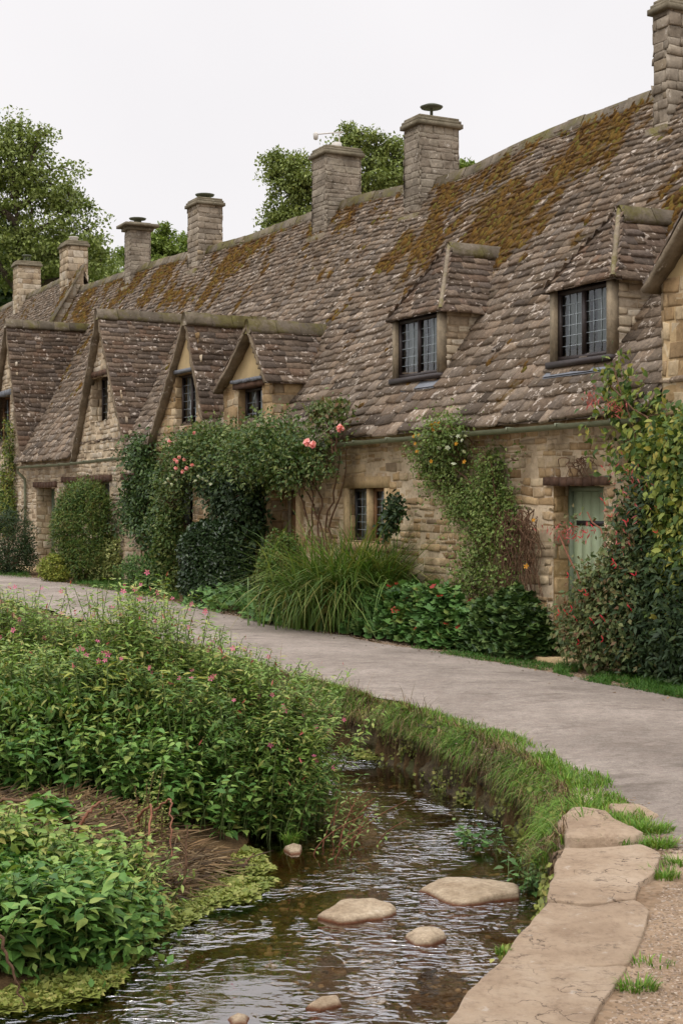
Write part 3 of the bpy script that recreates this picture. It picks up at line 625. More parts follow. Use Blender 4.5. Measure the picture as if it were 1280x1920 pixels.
def dome(c, r, flat, n=7):
    U = W(1, 0, 0) - W(0, 0, 0); S = W(0, 0.555, 0.83) - W(0, 0, 0); a = np.arange(n) * 2 * np.pi / n; mb = MB(); k = len(c); V = []
    for rr, hh in ((1.0, -0.2), (0.72, 0.62), (0.0, 1.0)):
        jit = R.uniform(0.75, 1.25, (k, n)) if rr else np.ones((k, n))
        ring = c[:, None] + (r[:, None] * rr * jit)[..., None] * (np.cos(a)[None, :, None] * U + 1.5 * np.sin(a)[None, :, None] * S) + NRM * (r * flat * hh)[:, None, None]
        V.append(ring)
    V = np.concatenate([V[0], V[1], V[2][:, :1]], 1); b = np.arange(k)[:, None]; m = 2 * n + 1
    mb.V.append(V.reshape(-1, 3)); mb.n = k * m
    for j in range(n):
        j2 = (j + 1) % n; mb.F.append(b * m + np.array([[j, j2, n + j2, n + j]])); mb.F.append(b * m + np.array([[n + j, n + j2, 2 * n]]))
    return mb
def stones(mb, fr, w, h, holes=(), ins=None, rowh=(0.05, 0.135), stw=(0.09, 0.30), rel=(-0.003, 0.024), rnd=R, gap=0.012, y0=0.0, x0=0.0):
    """coursed rubble on the plane fr(x, y, out)"""
    y = y0; V = []
    while y < h:
        rh = rnd.uniform(*rowh); rh = min(rh, h - y + 0.02); x = x0 - rnd.uniform(0, 0.2); yc = y + rh / 2
        hs = [(a, b) for a, b, c, d in holes if c - 0.02 < yc < d + 0.02]
        while x < w:
            sw = rnd.uniform(*stw) * (0.7 + 0.6 * rh / rowh[1]); a, b = max(x, x0), min(x + sw, w); x += sw
            for p, q_ in hs:
                if a < q_ and b > p:
                    if a < p: b = p
                    elif b > q_: a = q_
                    else: a = b = 0
            if b - a < 0.05: continue
            if ins is not None and not ins((a + b) / 2, yc): continue
            V.append((a + gap / 2, b - gap / 2, y + gap / 2, y + rh - gap / 2))
        y += rh
    if not V: return
    V = np.array(V); n = len(V); a, b, c, d = V.T
    fr0 = fr
    def fr(x, y, o):
        k = np.c_[np.asarray(x) * 1.3, np.asarray(y) * 1.3, np.zeros(len(x))]; return fr0(x + .05 * (fbm(k * 2.1 + 5, 2) - .5), y + .075 * (fbm(k + 31, 3) - .5) + .02 * (fbm(k * 4, 2) - .5), o)
    j0 = rnd.uniform(0.5, 1.6, n)
    rl = rnd.uniform(*rel, n); j = lambda s: rnd.uniform(-s, s, n); e = 0.012
    out = []
    for (X, Y, sx, sy) in ((a, c, 1, 1), (b, c, -1, 1), (b, d, -1, -1), (a, d, 1, -1)): out.append(fr(X + j(.010), Y + j(.010), np.full(n, -0.02)))
    for (X, Y, sx, sy) in ((a, c, 1, 1), (b, c, -1, 1), (b, d, -1, -1), (a, d, 1, -1)): out.append(fr(X + sx * 0.002 + j(.012), Y + sy * 0.002 + j(.012), rl * 0.55))
    for (X, Y, sx, sy) in ((a, c, 1, 1), (b, c, -1, 1), (b, d, -1, -1), (a, d, 1, -1)): out.append(fr(X + sx * (e + rnd.uniform(0, .025, n)), Y + sy * (e + rnd.uniform(0, .016, n)), rl + j(.006)))
    P = np.stack(out, 1); B = np.arange(n)[:, None] * 12; base = mb.n; mb.V.append(P.reshape(-1, 3)); mb.n += n * 12
    for k in range(4):
        k2 = (k + 1) % 4; mb.F.append(base + B + np.array([[k, k2, 4 + k2, 4 + k]])); mb.F.append(base + B + np.array([[4 + k, 4 + k2, 8 + k2, 8 + k]]))
    mb.F.append(base + B + np.array([[8, 9, 10, 11]]))
def flat_holes(mb, fr, x0, x1, y0, y1, holes, top=None, d=0.002):
    xs = sorted(set([x0, x1] + [h[0] for h in holes] + [h[1] for h in holes] + list(np.arange(x0, x1, 0.5)))); ys = sorted(set([y0, y1] + [h[2] for h in holes] + [h[3] for h in holes]))
    xs = [x for x in xs if x0 <= x <= x1]; ys = [y for y in ys if y0 <= y <= y1]
    for a, b in zip(xs[:-1], xs[1:]):
        for c, e in zip(ys[:-1], ys[1:]):
            if b - a < 1e-4 or e - c < 1e-4: continue
            m = ((a + b) / 2, (c + e) / 2)
            if any(h[0] < m[0] < h[1] and h[2] < m[1] < h[3] for h in holes): continue
            mb.quad(fr(a, c, d), fr(b, c, d), fr(b, e, d), fr(a, e, d))
WF = lambda x, y, o: W(x, -np.asarray(o), y)
def wall_part(parent, u0, u1, holes, mat, gables=(), reveal=0.32, wt=None, v0=0.0):
    """facade from the ground to the eaves with its gables; holes = (u0,u1,w0,w1)"""
    mb = MB(); top = lambda u: float(eave_h(u)) + 0.10
    fr = lambda x, y, o: W(x, v0 - np.asarray(o), y)
    gi = []
    for (ua, ha, ul, hl, ur, hr) in gables: gi.append((ua, ha - 0.1, ul, hl, ur, hr))
    def ins(u, w):
        if w < top(u) - 0.05: return True
        for ua, ha, ul, hl, ur, hr in gi:
            if ur <= u <= ul:
                lim = hr + (ha - hr) * (u - ur) / (ua - ur) if u < ua else ha + (hl - ha) * (u - ua) / (ul - ua)
                if w < lim: return True
        return False
    hmax = max([top(u0), top(u1)] + [g[1] for g in gables])
    fx = lambda x, y, o: fr(x + u0, y, o)
    H = [(a - u0, b - u0, c, d) for a, b, c, d in holes]
    stones(mb, fx, u1 - u0, hmax, H, lambda x, y: ins(x + u0, y), y0=-0.1)
    o = mb.build('wall', mat, parent)
    b2 = MB(); t0 = min(top(u0), top(u1)) - 0.12
    flat_holes(b2, fr, u0, u1, -0.2, t0, [h for h in holes if h[2] < t0])
    # upper strip following eaves, then gable triangles with upper holes
    for g in gi:
        ua, ha, ul, hl, ur, hr = g; hs = [h for h in holes if h[3] > t0 and ur < (h[0] + h[1]) / 2 < ul]
        ws = np.unique(np.concatenate([np.linspace(t0, ha, 30)] + [np.array(h[2:]) for h in hs]) if hs else np.linspace(t0, ha, 30)); ws = ws[(ws >= t0) & (ws <= ha)]
        for c, d in zip(ws[:-1], ws[1:]):
            def span(w):
                w = max(w, min(hl, hr)); l = ua + (ul - ua) * np.clip((ha - w) / (ha - hl), 0, 1); r = ua - (ua - ur) * np.clip((ha - w) / (ha - hr), 0, 1); return r, l
            (r0, l0), (r1, l1) = span(c), span(d); m = (c + d) / 2; hh = [h for h in hs if h[2] < m < h[3]]
            if hh:
                h = hh[0]; b2.quad(fr(r0, c, 0.002), fr(max(h[0], r0), c, 0.002), fr(max(h[0], r1), d, 0.002), fr(r1, d, 0.002)); b2.quad(fr(h[1], c, 0.002), fr(max(l0, h[1]), c, 0.002), fr(max(l1, h[1]), d, 0.002), fr(h[1], d, 0.002))
            else: b2.quad(fr(r0, c, 0.002), fr(l0, c, 0.002), fr(l1, d, 0.002), fr(r1, d, 0.002))
    for u in np.arange(u0, u1, 0.25):
        e = min(u + 0.25, u1)
        if any(g[4] < u < g[2] - .3 for g in gi): continue
        b2.quad(fr(u, t0, 0.002), fr(e, t0, 0.002), fr(e, top(e), 0.002), fr(u, top(u), 0.002))
    b2.build('mortar', M['mortar'], o)
    # reveals
    for a, b, c, d in holes:
        rv = MB()
        for side, s_ in ((a, 1), (b, -1)):
            stones(rv, lambda x, y, o, side=side, s_=s_: W(side + s_ * np.asarray(o), v0 + np.asarray(x), y), reveal, d, y0=c, rel=(0.0, 0.012), rowh=(0.12, 0.2), stw=(0.2, 0.34))
            rv.quad(W(side, v0 - 0.0, c), W(side, v0 + reveal, c), W(side, v0 + reveal, d), W(side, v0, d))
        rv.quad(W(a, v0, d), W(b, v0, d), W(b, v0 + reveal, d), W(a, v0 + reveal, d)); rv.quad(W(a, v0 - 0.03, c), W(b, v0 - 0.03, c), W(b, v0 + reveal, c), W(a, v0 + reveal, c))
        rv.build('reveal', mat, o)
    return o
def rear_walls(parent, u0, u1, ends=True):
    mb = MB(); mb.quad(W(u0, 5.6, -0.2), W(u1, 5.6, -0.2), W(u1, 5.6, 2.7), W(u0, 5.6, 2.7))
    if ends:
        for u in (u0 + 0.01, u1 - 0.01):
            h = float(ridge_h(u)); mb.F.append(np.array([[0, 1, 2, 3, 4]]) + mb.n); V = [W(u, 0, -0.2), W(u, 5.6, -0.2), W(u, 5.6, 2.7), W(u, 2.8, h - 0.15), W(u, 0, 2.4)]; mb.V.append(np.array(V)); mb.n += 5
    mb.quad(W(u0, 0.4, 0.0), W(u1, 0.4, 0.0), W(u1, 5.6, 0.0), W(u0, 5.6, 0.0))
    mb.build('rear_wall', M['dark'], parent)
def window(parent, u0, u1, w0, w1, v, lights=2, cols=3, rows=5, fm='frame', ft=0.045, curtain=True, lead=True, sill=None, cm='came', center=None):
    f = MB(); fd = 0.05
    f.box(u0, u1, v, v + fd, w0, w0 + ft); f.box(u0, u1, v, v + fd, w1 - ft, w1)
    f.box(u0, u0 + ft, v, v + fd, w0 + ft, w1 - ft); f.box(u1 - ft, u1, v, v + fd, w0 + ft, w1 - ft)
    o = f.build('window', M[fm], parent)
    xs = np.linspace(u0 + ft, u1 - ft, lights + 1); lg = MB(); gl = MB(); mu = MB()
    for i in range(lights):
        a, b = xs[i], xs[i + 1]
        if i: a += ft * 0.45; mu.box(xs[i] - ft * 0.45, xs[i] + ft * 0.45, v - 0.004, v + fd + 0.004, w0 + ft, w1 - ft)
        if i < lights - 1: b -= ft * 0.45
        gl.quad(W(b, v + 0.03, w0 + ft), W(a, v + 0.03, w0 + ft), W(a, v + 0.03, w1 - ft), W(b, v + 0.03, w1 - ft))
        if lead:
            for k in range(1, cols): x = a + (b - a) * k / cols; lg.box(x - .004, x + .004, v + .022, v + .0285, w0 + ft, w1 - ft)
            for k in range(1, rows): y = w0 + ft + (w1 - w0 - 2 * ft) * k / rows; lg.box(a, b, v + .024, v + .0275, y - .004, y + .004)
    gl.build('pane', M['glass'], o)
    if mu.V: mu.build('mullion', M[fm], o)
    if lead: lg.build('lead_grid', M[cm], o)
    if curtain:
        c = MB(); n = 60; t = np.linspace(0, 1, n); uu = u0 + (u1 - u0) * t; vv = v + 0.13 + 0.02 * np.sin(t * 55) + 0.01 * np.sin(t * 23)
        P0 = W(uu, vv, w0 + 0.01); P1 = W(uu, vv, w1 - 0.01); g = [k for k in range(n - 1) if not (0.40 < t[k] < 0.56)]
        c.add(np.r_[P0, P1], [[k, k + 1, n + k + 1, n + k] for k in g]); c.build('curtain', M['curtain'], o)
    if sill: s = MB(); s.box(u0 - 0.06, u1 + 0.06, v - 0.10, v + 0.02, w0 - 0.05, w0 - 0.002); s.build('sill', M[sill], o)
    return o
def gable_roof(parent, ua, ha, ul, hl, ur, hr, vf=-0.14, rnd=R, rake='rake', e=(0.15, 0.11)):
    """two tiled slopes running back into the main roof, stone ridge and rakes"""
    va = VROOF(ua, ha) + 0.25; vr = max(VROOF(ur, hr), vf + 0.02) + 0.22; vl = max(VROOF(ul, hl), vf + 0.02) + 0.22
    mb = MB()
    quad_tiles(mb, W(ur, vf, hr), W(ur, vr, hr), W(ua, va, ha), W(ua, vf, ha), e[0], e[1], (0.27, 0.2))
    quad_tiles(mb, W(ul, vf, hl), W(ul, vl, hl), W(ua, va, ha), W(ua, vf, ha), e[0], e[1], (0.27, 0.2))
    o = mb.build('gable_roof', M['gtiles'], parent)
    rb = MB(); v = vf - 0.02
    while v < va - 0.1:
        l = min(rnd.uniform(0.38, 0.55), va - v); a, b = v + 0.003, v + l - 0.003; z = ha + 0.035 + rnd.uniform(-.012, .012); V = []
        for vv in (a, b):
            for du, dw in ((-0.15, -0.16), (-0.05, 0.02), (0.05, 0.02), (0.15, -0.16), (0.15, -0.21), (-0.15, -0.21)): V.append(W(ua + du, vv, z + dw))
        rb.add(V, [[k, (k + 1) % 6, 6 + (k + 1) % 6, 6 + k] for k in range(6)]); rb.F.append(np.array([[0, 1, 2, 3, 4, 5], [6, 7, 8, 9, 10, 11]]) + rb.n - 12)
        v += l
    rb.build('ridge_tiles', M['ridge'], o)
    rk = MB()
    for (ub, hb, s_) in ((ul, hl, 1), (ur, hr, -1)):
        n = 26; t = np.linspace(0, 1, n); uu = ua + (ub - ua) * t; ww = ha + (hb - ha) * t - 0.012 - 0.05 * np.sin(t * np.pi) + 0.05 * np.maximum(0, t - 0.8); dn = 0.062 if s_ > 0 else 0.04
        wb = 0.02 * (rnd.rand(n) - 0.5) * 2; V = []
        L_ = math.hypot(ub - ua, hb - ha); nx, nz = (hb - ha) / L_ * s_, abs(ub - ua) / L_
        for k in range(n):
            for (dv, dd) in ((vf - 0.015, 0.0), (vf + 0.20, 0.0), (vf + 0.20, -dn), (vf - 0.015, -dn)): V.append(W(uu[k] + (-abs(nx) * dd * -1 if False else 0) + (dd * abs(nx)) * s_, dv + wb[k], ww[k] + dd * nz + wb[k]))
        i = np.arange(n - 1)[:, None] * 4; j = np.arange(4)[None]; k2 = (j + 1) % 4
        rk.add(V, np.stack([i + j, i + k2, i + 4 + k2, i + 4 + j], -1).reshape(-1, 4)); rk.F.append(np.array([[0, 1, 2, 3], [n * 4 - 4, n * 4 - 3, n * 4 - 2, n * 4 - 1]]) + rk.n - n * 4)
    rk.build('verge', M[rake], o)
    return o
def chimney(parent, pl, pc, pr, ptop, mat='chim', cap='slab', cowl=None, wbase=None, lab=None, rowh=(0.07, 0.15), rel=(-0.001, 0.007)):
    wb = 0.7; 
    for _ in range(12):
        vf = RV - wb / 2; uc, wt = PW(pc, ptop, vf); wb = VAT(uc, pr) - vf
    ul, _ = PW(pl, ptop, vf); ld = ul - uc
    w0 = float(roof_w(uc, vf)) - 0.7 if wbase is None else wbase
    mb = MB(); g = 0.004
    faces = [(lambda x, y, o: W(uc + x, vf - np.asarray(o), y), ld), (lambda x, y, o: W(uc - np.asarray(o), vf + x, y), wb), (lambda x, y, o: W(ul + np.asarray(o), vf + x, y), wb), (lambda x, y, o: W(uc + x, vf + wb + np.asarray(o), y), ld)]
    for fr, w in faces: stones(mb, fr, w, wt - 0.10, y0=w0, rowh=rowh, stw=(0.12, 0.34), rel=rel, gap=0.005)
    o = mb.build('chimney', M[mat], parent)
    core = MB(); core.box(uc + .003, ul - .003, vf + .003, vf + wb - .003, w0, wt - .05); core.build('mortar_core', M[mat], o)
    c = MB(); ov = 0.05
    for k, (ex, z0, z1) in enumerate(((ov, wt - 0.12, wt - 0.05), (ov * 0.5, wt - 0.05, wt + 0.0)) if cap == 'slab' else ((0.17, wt - 0.07, wt), (0.06, wt - 0.16, wt - 0.07))):
        n = 6; a0, a1, b0, b1 = uc - ex, ul + ex, vf - ex, vf + wb + ex
        c.box(a0 + R.uniform(-.01, .01), a1 + R.uniform(-.01, .01), b0 + R.uniform(-.01, .01), b1, z0, z1)
    c.box(uc - 0.0, ul + 0.0, vf, vf + wb, wt - 0.001, wt + 0.045)
    c.build('chimney_cap', M['chimcap'], o)
    # lead and mortar apron where it meets the tiles
    f = MB(); zf = float(roof_w(uc, vf - 0.06)); f.box(uc - 0.05, ul + 0.05, vf - 0.09, vf + 0.02, zf - 0.12, zf + 0.09); f.build('flashing', M['ridge'], o)
    ctr = W((uc + ul) / 2, vf + wb / 2, 0)
    if cowl:
        k = MB(); z = wt + 0.03
        if cowl == 'mushroom':
            k.lathe((ctr[0], ctr[1], z), [(0.0, 0), (0.025, 0), (0.025, 0.2), (0.17, 0.20), (0.19, 0.225), (0.10, 0.262), (0.0, 0.27)])
        elif cowl == 'pot':
            k.lathe((ctr[0], ctr[1], z), [(0.0, 0), (0.13, 0), (0.12, 0.13), (0.14, 0.15), (0.14, 0.17), (0.08, 0.17), (0.08, 0.1), (0, 0.1)])
        elif cowl == 'antenna':
            k.lathe((ctr[0], ctr[1], z), [(0.0, 0), (0.10, 0), (0.09, 0.14), (0.0, 0.15)])
            p = ctr + [0, 0, z]; k.tube([p + [.05, 0, 0.1], p + [.05, 0, 0.34]], 0.012, 6); k.tube([p + [.12, 0, 0.34], p + [-.38, 0.05, 0.31]], 0.012, 6)
            k.lathe(p + [-.38, .05, 0.2], [(0, 0), (0.04, 0.02), (0.05, 0.12), (0, 0.16)], 8)
        elif cowl == 'hat':
            k.lathe((ctr[0], ctr[1], z), [(0.0, 0), (0.10, 0), (0.09, 0.10), (0.20, 0.11), (0.22, 0.14), (0.05, 0.17), (0, 0.17)])
        elif cowl == 'cage':
            for t in range(6): a = t * math.pi / 3; k.tube([(ctr[0] + .1 * math.cos(a), ctr[1] + .1 * math.sin(a), z), (ctr[0] + .1 * math.cos(a), ctr[1] + .1 * math.sin(a), z + .2)], 0.012, 5)
            k.lathe((ctr[0], ctr[1], z + .2), [(0, 0), (0.15, 0), (0.15, 0.03), (0, 0.05)])
        k.build('cowl', M['pot'] if cowl == 'pot' or cowl == 'antenna' else M['cowl'], o, smooth=False)
    return o
def gutter(parent, u0, u1, drop=0.06, down=None, name='gutter'):
    us = np.linspace(u0, u1, 24); v = EV - 0.055; P = W(us, v, eave_h(us) - drop); a = np.linspace(0, np.pi, 7); mb = MB(); r = 0.055
    out = W(0, -1, 0) - W(0, 0, 0)
    ring = lambda rr: np.stack([P + out * rr * math.cos(t) + np.array([0, 0, -rr * math.sin(t)]) for t in a], 1)
    for rr in (r, r - 0.006):
        V = ring(rr); n = len(a); i = np.arange(len(us) - 1)[:, None] * n; j = np.arange(n - 1)[None]; mb.add(V.reshape(-1, 3), np.stack([i + j, i + j + 1, i + n + j + 1, i + n + j], -1).reshape(-1, 4))
    g = mb.build(name, M['gutter'], parent, smooth=True)
    b = MB()
    for u in np.arange(min(u0, u1) + 0.3, max(u0, u1), 0.9):
        c = W(u, v, float(eave_h(u)) - drop); b.box(u - .012, u + .012, v - r - 0.008, v + r, c[2] - 0.004, c[2] + 0.012); b.box(u - .012, u + .012, v - r - .01, v - r - .004, c[2] - .03, c[2] + .012)
    b.build('gutter_bracket', M['gutter'], g)
    if down is not None:
        d = MB(); z = float(eave_h(down)) - drop - 0.05; d.tube([W(down, v, z), W(down, v, z - 0.08), W(down, -0.08, z - 0.25), W(down, -0.07, z - 0.35), W(down, -0.07, 0.1)], 0.036, 8)
        for zz in (z - 0.9, z - 1.9): d.tube([W(down, -0.07, zz), W(down, -0.07, zz - 0.06)], 0.046, 8)
        d.build('downpipe', M['gutter'], parent, smooth=True)
def lintel(parent, u0, u1, w0, w1, v0=-0.045, v1=0.25, mat='lintel'):
    mb = MB(); n = 8; us = np.linspace(u0, u1, n + 1)
    for i in range(n):
        a, b = us[i], us[i + 1]; mb.box(a, b, v0 - 0.0 + 0.004 * math.sin(i * 1.7), v1, w0 + 0.006 * math.sin(i * 2.1), w1 + 0.005 * math.cos(i))
    mb.build('lintel', M[mat], parent)
def plank_door(parent, u0, u1, w0, w1, v, mat='green', fmat='greenf', glazed=None):
    d = MB(); n = 5; xs = np.linspace(u0 + .06, u1 - .06, n + 1)
    for i in range(n): d.box(xs[i] + .003, xs[i + 1] - .003, v + .03, v + .06, w0 + .01, w1 - .06)
    d.box(u0 + .06, u1 - .06, v + .045, v + .055, w0 + .01, w1 - .06)
    o = d.build('door', M[mat], parent)
    f = MB(); f.box(u0, u0 + .058, v, v + .09, w0, w1); f.box(u1 - .058, u1, v, v + .09, w0, w1); f.box(u0 + .058, u1 - .058, v, v + .09, w1 - .058, w1)
    f.build('door_frame', M[fmat], o)
    for z in (w0 + 0.35, w1 - 0.42): h = MB(); h.box(u0 + 0.10, u1 - 0.12, v + .022, v + .03, z, z + 0.05); h.build('hinge', M['iron'], o)
    k = MB(); k.lathe(W(u0 + 0.14, v + 0.0, w0 + 1.0), [(0, 0), (.025, 0.005), (.025, .02), (0, .03)], 8); k.build('handle', M['iron'], o)
    return o
# ---------------------------------------------------------------- the terrace of cottages
def uw(px0, px1, py0, py1, v=0.0, py1x=None):
    ua, wa = PW(px1, py0, v); ub, wb = PW(px0, py1, v)
    um, wt = PW((px0 + px1) / 2, py0, v); _, wl = PW((px0 + px1) / 2, py1, v)
    return (ua, ub, wl, wt)
def cottage(label, ub, group='stone cottages of the terrace'):
    return thing('cottage', label, 'cottage', W(ub, 0, 0), group)
def block(parent, name, mat, *boxes):
    mb = MB()
    for b in boxes: mb.box(*b)
    return mb.build(name, M[mat], parent)
# ---- near cottage with the long roof, two hipped dormers
A = cottage('nearest cottage with long mossy roof, two hipped dormers and a pale green door', 0)
dh = uw(1037, 1132, 912, 1225); dh = (dh[0], dh[1], 0.0, PW(1050, 911, 0)[1])
wh = uw(655, 724, 915, 1015)
ub_a = 6.4
wallA = wall_part(A, -6.5, ub_a, [dh, wh], M['wall'])
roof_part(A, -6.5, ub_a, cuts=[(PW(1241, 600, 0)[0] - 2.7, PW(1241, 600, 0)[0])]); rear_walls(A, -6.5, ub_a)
gutter(A, -1.35, PW(628, 830, -0.25)[0])
lintel(A, dh[0] - 0.12, dh[1] + 0.13, dh[3], dh[3] + 0.09)
plank_door(A, dh[0] + 0.0, dh[1] - 0.0, 0.05, dh[3] - 0.0, 0.19)
block(A, 'door_step', 'ashlar', (dh[0] - .1, dh[1] + .25, -0.55, 0.28, -0.1, 0.05))
# stone window surround with mullion
a, b, c, d = wh
block(A, 'window_surround', 'ashlar', (a - .11, a, -.035, .16, c - .02, d + .0), (b, b + .11, -.036, .16, c - .02, d + .0), (a - .11, b + .11, -.040, .16, d + .001, d + .15), (a - .13, b + .13, -.06, .16, c - .13, c - .021), ((a + b) / 2 - .03, (a + b) / 2 + .03, .0, .12, c, d))
window(A, (a + b) / 2 + .031, b, c, d, 0.08, lights=1, cols=3, rows=6, fm='iron'); window(A, a, (a + b) / 2 - .031, c, d, 0.08, lights=1, cols=3, rows=6, fm='brownframe')
u_, w_ = PW(958, 956, 0); block(A, 'beam_end', 'iron', (u_ - .11, u_ + .11, -.05, .1, w_ - .035, w_ + .035))
def part_empty(name, parent):
    o = bpy.data.objects.new(name, None); COL.objects.link(o); o.parent = parent; o.empty_display_size = .1; WORLD[o.name] = WORLD[parent.name]; return o
def hipped_dormer(parent, pxl, pxr, pyl_t, pyr_t, pyl_b, pyr_b, apx, apy, ridge_px, eave_ov=0.10, wcols=3, wrows=6):
    _, vf, _ = PROOF((pxl + pxr) / 2, (pyl_b + pyr_b) / 2 + 6)
    u1, wb1 = PW(pxl, pyl_b, vf); u0, wb0 = PW(pxr, pyr_b, vf); w0 = (wb0 + wb1) / 2; w1 = (PW(pxl, pyl_t, vf)[1] + PW(pxr, pyr_t, vf)[1]) / 2
    um = (u0 + u1) / 2
    va = VAT(um, apx); t = (apx - 640) / F; Ya = Y0 + DY * um + BY * va; ha = EYE + (HZ - apy) / F * Ya
    print('dormer', vf, u0, u1, w0, w1, 'apex', um, va, ha, 'roofv', VROOF(um, ha))
    # cheeks
    ve = VROOF(um, w1) + 0.3; dm = part_empty('dormer', parent)
    for u, s_ in ((u0, -1), (u1, 1)):
        mb = MB()
        stones(mb, lambda x, y, o, u=u, s_=s_: W(u + s_ * np.asarray(o), vf + 0.03 + np.asarray(x), y), ve - vf, w1 + .03, ins=lambda x, y: y > roof_w(um, vf + x) - .12, y0=w0 - 0.1, rowh=(.07, .12), stw=(.12, .3), rel=(0.0, .016))
        mb.quad(W(u, vf, w0 - .2), W(u, ve, w0 - .2), W(u, ve, w1 + .05), W(u, vf, w1 + .05)); mb.build('cheek', M['farwall'], dm)
    jw = 0.07
    for u, s_ in ((u0, -1), (u1, 1)):
        j = MB(); j.box(u + s_ * 0.012 if s_ < 0 else u - jw, u + jw if s_ < 0 else u + 0.012, vf - .05, vf + .05, w0 - .02, w1); j.build('jamb', M['jamb'], dm)
    window(parent, u0 + jw, u1 - jw, w0, w1 - .005, vf + .0, 2, wcols, wrows, 'frame', 0.05)
    block(parent, 'dormer_sill', 'frame', (u0 - .03, u1 + .03, vf - .10, vf + .04, w0 - .07, w0 - .004))
    zf = w0 - 0.09; f = MB(); P = [W(u0 - .03, vf - .02, w0 - .06), W(u1 + .02, vf - .02, w0 - .06), W(u1 + .02, vf - .15, roof_w(u1, vf - .15) + .07), W(u0 - .03, vf - .15, roof_w(u0, vf - .15) + .07)]; f.quad(*P); f.quad(*[p - [0, 0, .02] for p in P]); f.build('flashing', M['lead'], dm)
    # roof
    ov = eave_ov; we = w1 - 0.01; rb = MB(); vb = ve + .35; vt = VROOF(um, ha) + .3
    quad_tiles(rb, W(u1 + ov, vf - ov, we), W(u0 - ov, vf - ov, we), W(um - .02, va, ha), W(um + .02, va, ha), .12, .10, (.2, .15), bend=-0.02)
    quad_tiles(rb, W(u0 - ov, vf - ov, we), W(u0 - ov, vb, we), W(um, vt, ha), W(um, va, ha), .125, .10, (.24, .18), bend=-0.02)
    quad_tiles(rb, W(u1 + ov, vf - ov, we), W(u1 + ov, vb, we), W(um, vt, ha), W(um, va, ha), .125, .10, (.24, .18), bend=-0.02)
    rf = rb.build('dormer_roof', M['gtiles'], dm)
    k = MB(); v = va - .03
    while v < vt - .1:
        l = min(R.uniform(.34, .5), vt - v); V = []; z = ha + .03 + R.uniform(-.01, .01)
        for vv in (v, v + l - .004):
            for du, dw in ((-.13, -.13), (-.04, .02), (.04, .02), (.13, -.13), (.13, -.18), (-.13, -.18)): V.append(W(um + du, vv, z + dw))
        k.add(V, [[q_, (q_ + 1) % 6, 6 + (q_ + 1) % 6, 6 + q_] for q_ in range(6)]); k.F.append(np.array([[0, 1, 2, 3, 4, 5], [6, 7, 8, 9, 10, 11]]) + k.n - 12); v += l
    for ue in (u0 - ov,):
        P0 = W(ue, vf - ov, we + .02); P1 = W(um, va, ha + .02); t = np.linspace(0, 1, 12)[:, None]; L_ = P0 + (P1 - P0) * t; L_[:, 2] += .004 * R.randn(12)
        k.tube(L_, 0.026 + .012 * R.rand(12), 6)
    k.build('hip_tiles', M['ridge'], dm)
    return um, vf
hipped_dormer(A, 742, 830, 598, 588, 712, 698, 842, 461, 968)
hipped_dormer(A, 1038, 1151, 545, 526, 680, 664, 1160, 394, 1290)
# ---- gabled dormer at the right edge
def walled_gable(parent, ua, ha, u0, u1, we, wbot, win, panel=True, v=0.0, lights=2, rows=5, cols=3, fm='frame', mat='wall'):
    """gable wall standing on the facade, stone cheeks, plaster triangle over the window"""
    mb = MB(); ve = VROOF(ua, we) + .3; H = [(win[0] - u0, win[1] - u0, win[2], win[3])]
    fr = lambda x, y, o: W(u0 + x, v - np.asarray(o), y)
    stones(mb, fr, u1 - u0, we, H, None, y0=wbot, rowh=(.12, .22), stw=(.14, .36), rel=(.0, .014))
    flat_holes(mb, fr, 0, u1 - u0, wbot, we, H)
    for s_ in (win[0], win[1]): mb.quad(W(s_, v, win[2]), W(s_, v + .3, win[2]), W(s_, v + .3, win[3]), W(s_, v, win[3]))
    dm = mb.build('dormer', M[mat], parent)
    for u, s_ in ((u0, -1), (u1, 1)):
        mb = MB()
        stones(mb, lambda x, y, o, u=u, s_=s_: W(u + s_ * np.asarray(o), v + np.asarray(x), y), ve - v, we, ins=lambda x, y: y > roof_w(ua, v + x) - .2, y0=wbot, rowh=(.12, .22), stw=(.16, .36), rel=(.0, .012))
        mb.quad(W(u, v, wbot), W(u, ve, wbot), W(u, ve, we), W(u, v, we)); mb.build('cheek', M[mat], dm)
    p = MB(); p.F.append(np.array([[0, 1, 2]]) + p.n); p.V.append(np.array([W(u0 + .02, v - .002, we), W(u1 - .02, v - .002, we), W(ua, v - .002, ha - .05)])); p.n += 3
    p.build('gable_panel', M['plaster'], dm)
    f = MB(); n = 14; us = np.linspace(win[0] - .12, win[1] + .16, n); 
    for i in range(n - 1): f.box(us[i], us[i + 1], v - .075 + .006 * math.sin(i * 2), v + .02, win[3] + .03 + .005 * math.sin(i * 1.7), win[3] + .085)
    f.build('flashing', M['lead'], dm)
    block(parent, 'lintel', 'lintel', (win[0] - .1, win[1] + .12, v - .05, v + .2, win[3] - .06, win[3] + .028))
    window(parent, win[0], win[1], win[2], win[3] - .06, v + .12, lights, cols, rows, fm, .045)
    gable_roof(parent, ua, ha, u1 + .10, we - .05, u0 - .10, we - .05, vf=v - .16)
    return dm
u0g = PW(1241, 600, 0)[0]; weg = PW(1241, 530, 0)[1]
walled_gable(A, u0g - 1.35, weg + 1.55, u0g - 2.7, u0g, weg, 2.3, (u0g - 2.1, u0g - .55, PW(1275, 705, 0)[1], PW(1275, 560, 0)[1]))
chimney(A, 1224, 1252, 1345, -2, rowh=(.09, .18), rel=(0, .035))
